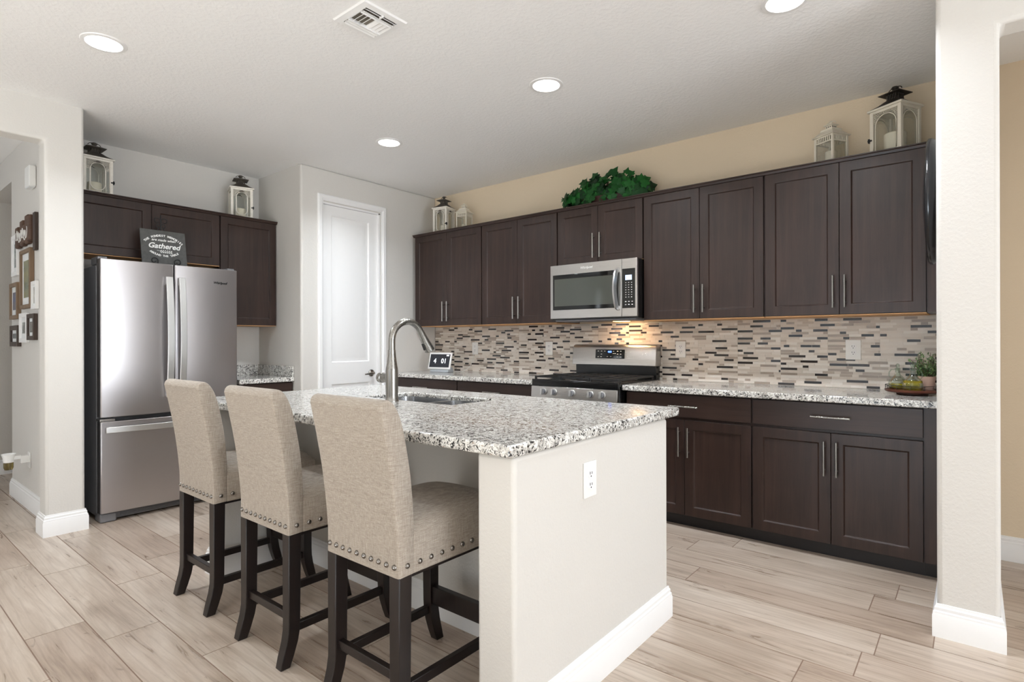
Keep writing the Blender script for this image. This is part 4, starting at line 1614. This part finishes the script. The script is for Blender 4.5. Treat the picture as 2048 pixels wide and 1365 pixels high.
t = thing('slogan_board', 'square dark grey wooden board with white gathered slogan', 'sign', (-4.675, 1.62, 1.800), R(90))
t.rotation_euler = (R(-11), 0, R(90))
BWD = 0.152
MB().box(-BWD, BWD, 0, 0.012, 0, 0.262).build('board', 'slate', t, bevel=0.001)
TX = Matrix.Translation((0, -0.0006, 0)) @ Matrix.Rotation(R(90), 4, 'X')
text_mesh('lettering', 'THE FONDEST MEMORIES', 0.0215, 'lettering', t, TX @ Matrix.Translation((0, 0.215, 0)), bold=0.0007, arc=(0.17, 1, 0.082))
text_mesh('lettering', 'are made when', 0.026, 'lettering', t, TX @ Matrix.Translation((0, 0.178, 0)), shear=0.35, bold=0.0004)
text_mesh('lettering', 'Gathered', 0.056, 'lettering', t, TX @ Matrix.Translation((0, 0.122, 0)), shear=0.3, bold=0.0012)
text_mesh('lettering', 'AROUND THE TABLE', 0.0205, 'lettering', t, TX @ Matrix.Translation((0, 0.058, 0)), bold=0.0007, arc=(0.17, -1, 0.078))
b = MB()
b.tube([(-0.05, -0.0008, 0.105), (0.0, -0.0008, 0.095), (0.055, -0.0008, 0.097)], 0.0012, 5)
for i in range(6):
    for s in (-1, 1):
        x = -0.03 + i * 0.014
        c_ = Vector((x + 0.008, -0.0008, 0.098 + s * 0.007))
        T = Matrix.Translation(c_) @ Matrix.Rotation(R(-s * 40), 4, 'Y')
        b.prism([(-0.009, 0), (0, 0.003), (0.009, 0), (0, -0.003)], -0.0006, 0.0006, 'y', T)
b.build('leaf_sprig', 'lettering', t)

# ================================================================== SMART DISPLAY + CORD
t = thing('smart_display', 'white smart display showing 4 01 at the counter corner', 'display', (-4.075, 3.845, 0.9142), R(8))
b = MB()
b.prism([(-0.02, 0), (0.085, 0), (0.075, 0.035), (0.035, 0.06), (0.012, 0.06)], -0.115, 0.115, 'x')
b.build('speaker_base', 'fabricgrey', t, bevel=0.01, seg=3)
TS = Matrix.Translation((0, -0.012, 0.030)) @ Matrix.Rotation(R(-14), 4, 'X')
b = MB()
b.box(-0.138, 0.138, -0.004, 0.010, 0, 0.168, TS)
bz = b.build('bezel', 'plastic', t, bevel=0.004, seg=3)
b = MB()
b.box(-0.122, 0.122, -0.0048, -0.003, 0.019, 0.150, TS)
sc = b.build('screen', 'screen', bz)
TD = TS @ Matrix.Translation((0, -0.0052, 0)) @ Matrix.Rotation(R(90), 4, 'X')
text_mesh('digit', '4', 0.068, 'digit', sc, TD @ Matrix.Translation((-0.058, 0.060, 0)), bold=0.0005, depth=0.0004)
text_mesh('digit', '01', 0.068, 'digit', sc, TD @ Matrix.Translation((0.052, 0.060, 0)), bold=0.0005, depth=0.0004)
MB().box(0.078, 0.108, -0.0056, -0.0046, 0.131, 0.144, TS).build('status_badge', 'digit', sc)
o = MB().tube(spline([(-3.855, YS - 0.018, 1.12), (-3.86, YS - 0.03, 1.05), (-3.90, YS - 0.03, 0.97), (-3.95, 4.05, 0.9185), (-3.99, 4.02, 0.9175), (-4.03, 3.955, 0.9175)], 6), 0.0022, 6).build('power_cord', 'plastic')
tag(o, 'thin white power cord hanging between backsplash outlet and smart display', 'cord')

# ================================================================== TRAY WITH CRUETS AND PLANT
TXC, TYC = -0.268, 3.86
t = thing('serving_tray', 'round dark wood turntable tray with thin black wire rail', 'tray', (TXC, TYC, 0.9142))
b = MB()
b.lathe([(0, 0), (0.07, 0), (0.075, 0.003), (0.075, 0.013), (0, 0.013)], 32)
b.build('foot', 'traywood', t)
b = MB()
b.lathe([(0, 0.0135), (0.12, 0.0135), (0.128, 0.018), (0.130, 0.028), (0.124, 0.030), (0.118, 0.026), (0, 0.026)], 40)
b.build('plate', 'traywood', t)
b = MB()
ringp = lambda r, z: [(r * math.cos(2 * math.pi * k / 36), r * math.sin(2 * math.pi * k / 36), z) for k in range(36)]
b.tube(ringp(0.126, 0.052), 0.0018, 6, closed=True)
b.tube(ringp(0.126, 0.042), 0.0014, 6, closed=True)
for k in range(12):
    a = 2 * math.pi * k / 12
    b.tube([(0.126 * math.cos(a), 0.126 * math.sin(a), 0.028), (0.126 * math.cos(a), 0.126 * math.sin(a), 0.052)], 0.0014, 5)
b.build('rail', 'blackm', t)


def cruet(label, loc, rz, s, fill):
    t = thing('oil_cruet', label, 'cruet', loc, rz)
    t.scale = (s, s, s)
    prof = [(0, 0), (0.045, 0), (0.052, 0.012), (0.053, 0.035), (0.046, 0.058), (0.030, 0.078), (0.016, 0.092), (0.0135, 0.105), (0.0145, 0.125), (0.019, 0.132)]
    b = MB()
    b.lathe(prof, 28, cap=False)
    b.build('bottle', 'glass', t, angle=60)
    b = MB()
    ip = [(max(0, r - 0.002), z + 0.002) for r, z in prof if z + 0.002 < fill]
    rl = ip[-1][0]
    ip += [(rl * 0.93, fill), (0, fill)]
    b.lathe(ip, 28)
    b.build('oil', 'oil', t, angle=60)
    b = MB()
    b.tube([(0.014, 0, 0.125), (0.034, 0, 0.124), (0.046, 0, 0.105), (0.047, 0, 0.085), (0.038, 0, 0.068)], 0.0035, 8)
    b.build('handle', 'glass', t)
    b = MB()
    b.lathe([(0.010, 0.118), (0.013, 0.134), (0.006, 0.137), (0.010, 0.145), (0.012, 0.153), (0.006, 0.162), (0, 0.163)], 16)
    b.build('stopper', 'glass', t, angle=60)
    return t


cruet('glass oil cruet with low green oil at the left of the tray', (-0.338, 3.895, 0.9406), R(180), 0.88, 0.036)
cruet('glass oil cruet filled with golden oil at the tray front', (-0.262, 3.808, 0.9406), R(10), 0.92, 0.060)
t = thing('potted_herb', 'small leafy green plant in tan square pot on the tray', 'plant', (-0.205, 3.905, 0.9406))
b = MB()
b.lathe([(0, 0), (0.034, 0), (0.042, 0.075), (0.038, 0.075), (0.036, 0.066), (0, 0.066)], 24)
b.build('pot', 'tanpot', t)
b = MB()
sb = MB()
rv = random.Random(9)
for i in range(44):
    a = rv.uniform(0, 6.28)
    ln = rv.uniform(0.05, 0.17)
    tilt = rv.uniform(0.1, 0.85) if i < 32 else 0.15
    p0 = Vector((0.02 * math.cos(a), 0.02 * math.sin(a), 0.064))
    p1 = p0 + Vector((math.cos(a) * math.sin(tilt), math.sin(a) * math.sin(tilt), math.cos(tilt))) * ln * 0.85
    if p1.x + (-0.205) > -0.145:
        p1.x = 0.055
    sb.tube([p0, (p0 + p1) / 2 + Vector((0, 0, 0.01)), p1], 0.0012, 5)
    for k in range(20):
        q = p0.lerp(p1, 0.25 + 0.75 * k / 19) + Vector((rv.uniform(-.012, .012), rv.uniform(-.012, .012), rv.uniform(-.008, .01)))
        n = Vector((rv.uniform(-1, 1), rv.uniform(-1, .3), rv.uniform(0.1, 1))).normalized()
        qq = n.to_track_quat('Z', 'Y').to_matrix().to_4x4()
        s_ = rv.uniform(0.006, 0.011)
        b.add([(0, -s_, 0), (s_ * .5, 0, .001), (0, s_, 0), (-s_ * .5, 0, .001)], [(0, 1, 2, 3)], Matrix.Translation(q) @ qq @ Matrix.Rotation(rv.uniform(0, 6.28), 4, 'Z'))
b.build('foliage', 'herb', t)
sb.build('stem', 'stem', t)

# ================================================================== WALL PLATE ON THE RIGHT PIER
t = thing('wall_plate', 'large glossy black domed plate hung on the side wall by the upper cabinets', 'wall decor', (-0.1205, 3.40, 1.885))
b = MB()
T = Matrix.Rotation(R(-90), 4, 'Y')
b.lathe([(0.0, 0.0), (0.20, 0.0), (0.285, 0.012), (0.300, 0.030), (0.300, 0.042), (0.290, 0.050), (0.270, 0.050), (0.255, 0.044), (0.240, 0.050), (0.18, 0.060), (0.10, 0.066), (0.0, 0.068)], 56, T)
t2 = b.build('plate', plain('black_lacquer', (26, 26, 29), 0.22, vary=0.25, scale=40), t, angle=75)
MB().box(-0.012, 0.0, -0.02, 0.02, 0.19, 0.25).build('hanger', 'blackm', t)

# ================================================================== HALL ITEMS (wall face y = 0.957, facing -y)
YH = 0.957


def frame(label, x0, x1, z0, z1, mat, th=0.022, fw_=0.03, pic=((120, 130, 120), (70, 90, 110)), matw=0.03):
    t = thing('picture_frame', label, 'picture frame', ((x0 + x1) / 2, YH, z0))
    w, h = (x1 - x0) / 2, z1 - z0
    b = MB()
    b.box(-w, -w + fw_, -th, -0.001, 0, h)
    b.box(w - fw_, w, -th, -0.001, 0, h)
    b.box(-w + fw_, w - fw_, -th, -0.001, 0, fw_)
    b.box(-w + fw_, w - fw_, -th, -0.001, h - fw_, h)
    b.build('frame', mat, t, bevel=0.002)
    MB().box(-w + fw_, w - fw_, -th * 0.5, -0.001, fw_, h - fw_).build('mat_board', 'mat', t)
    nt = NT('photo_print')
    f = nt.noise(nt.coord((3, 3, 6)), 1.5, 3)
    nt.set(**{'Base Color': nt.ramp(f, [(0.3, lin(pic[0])), (0.7, lin(pic[1]))])}, Roughness=0.25)
    k = fw_ + matw
    MB().box(-w + k, w - k, -th * 0.5 - 0.001, -th * 0.5, k * 1.1, h - k * 1.1).build('picture', nt.m, t)
    return t


frame('white picture frame at upper left of the hall gallery', -5.86, -5.65, 1.735, 2.05, 'white')
frame('largest brown picture frame at the centre of the hall gallery', -5.53, -5.20, 1.468, 1.900, 'brownframe', 0.028, 0.028, ((90, 110, 96), (150, 140, 90)), 0.045)
frame('brown picture frame at the far left of the hall gallery', -5.90, -5.63, 1.40, 1.68, 'brownframe', 0.028, 0.03, ((70, 96, 150), (120, 104, 70)), 0.035)
frame('small white picture frame right of the large brown one', -5.205, -5.06, 1.455, 1.652, 'white', 0.022, 0.025, ((110, 110, 104), (160, 160, 150)), 0.012)
frame('white picture frame between the two dark lower frames', -5.59, -5.345, 1.218, 1.437, 'white', 0.022, 0.032, ((120, 124, 120), (90, 94, 90)), 0.03)
frame('dark wooden picture frame at lower right of the hall gallery', -5.315, -5.10, 1.236, 1.423, 'darkframe', 0.026, 0.03, ((150, 150, 146), (90, 86, 80)), 0.02)
frame('dark wooden picture frame at lower left of the hall gallery', -5.90, -5.62, 1.188, 1.35, 'darkframe', 0.026, 0.036, ((130, 134, 134), (96, 100, 100)), 0.02)
t = thing('word_sign', 'carved brown wooden word sign with white script in the hall', 'sign', (-5.40, YH, 1.93))
b = MB()
for i, (hx, hh) in enumerate(((-0.20, 0.16), (-0.12, 0.13), (-0.04, 0.19), (0.04, 0.15), (0.12, 0.21), (0.19, 0.20))):
    b.box(hx - 0.044, hx + 0.044, -0.035, -0.001, 0.0 + (0.015 if i % 2 else 0), hh)
bd = b.build('board', 'signwood', t, bevel=0.012, seg=3)
b = MB()
pts = [(-0.20 + 0.36 * k / 120 - 0.020 * math.sin(k * 0.42), -0.0362, 0.078 + 0.034 * math.cos(k * 0.42) + 0.014 * math.sin(k * 0.11)) for k in range(121)]
b.tube(pts, 0.0026, 5)
b.build('script', 'lettering', bd)
o = MB().box(-5.135, -5.075, YH - 0.022, YH - 0.001, 1.868, 2.135).build('wall_board', 'darkframe', bevel=0.003)
tag(o, 'narrow dark wooden board hung beside the carved word sign', 'wall decor')
t = thing('door_chime', 'white door chime box high on the hall wall', 'chime', (-5.20, YH, 2.325))
MB().box(-0.068, 0.068, -0.042, -0.001, 0, 0.145).build('cover', 'plastic', t, bevel=0.006)
MB().box(-0.058, 0.058, -0.038, -0.006, -0.006, 0.0).build('underside', 'mat', t)
t = thing('plug_in_warmer', 'white plug-in scent warmer on the hall outlet', 'air freshener', (-5.36, YH, 0.30))
MB().box(-0.037, 0.037, -0.006, -0.001, 0, 0.115).build('outlet_plate', 'plastic', t, bevel=0.002)
b = MB()
b.box(-0.022, 0.022, -0.055, -0.006, 0.045, 0.095)
b.box(-0.016, 0.016, -0.10, -0.05, 0.075, 0.10)
b.lathe([(0.030, 0.058), (0.033, 0.09), (0.042, 0.118), (0.040, 0.119), (0.030, 0.09), (0, 0.088)], 20, Matrix.Translation((0, -0.118, 0)))
b.build('plug_body', 'plastic', t, bevel=0.004)
b = MB()
b.lathe([(0, 0.005), (0.022, 0.005), (0.028, 0.02), (0.028, 0.06), (0, 0.06)], 18, Matrix.Translation((0, -0.118, 0)))
b.build('scent_bottle', 'amber', t)
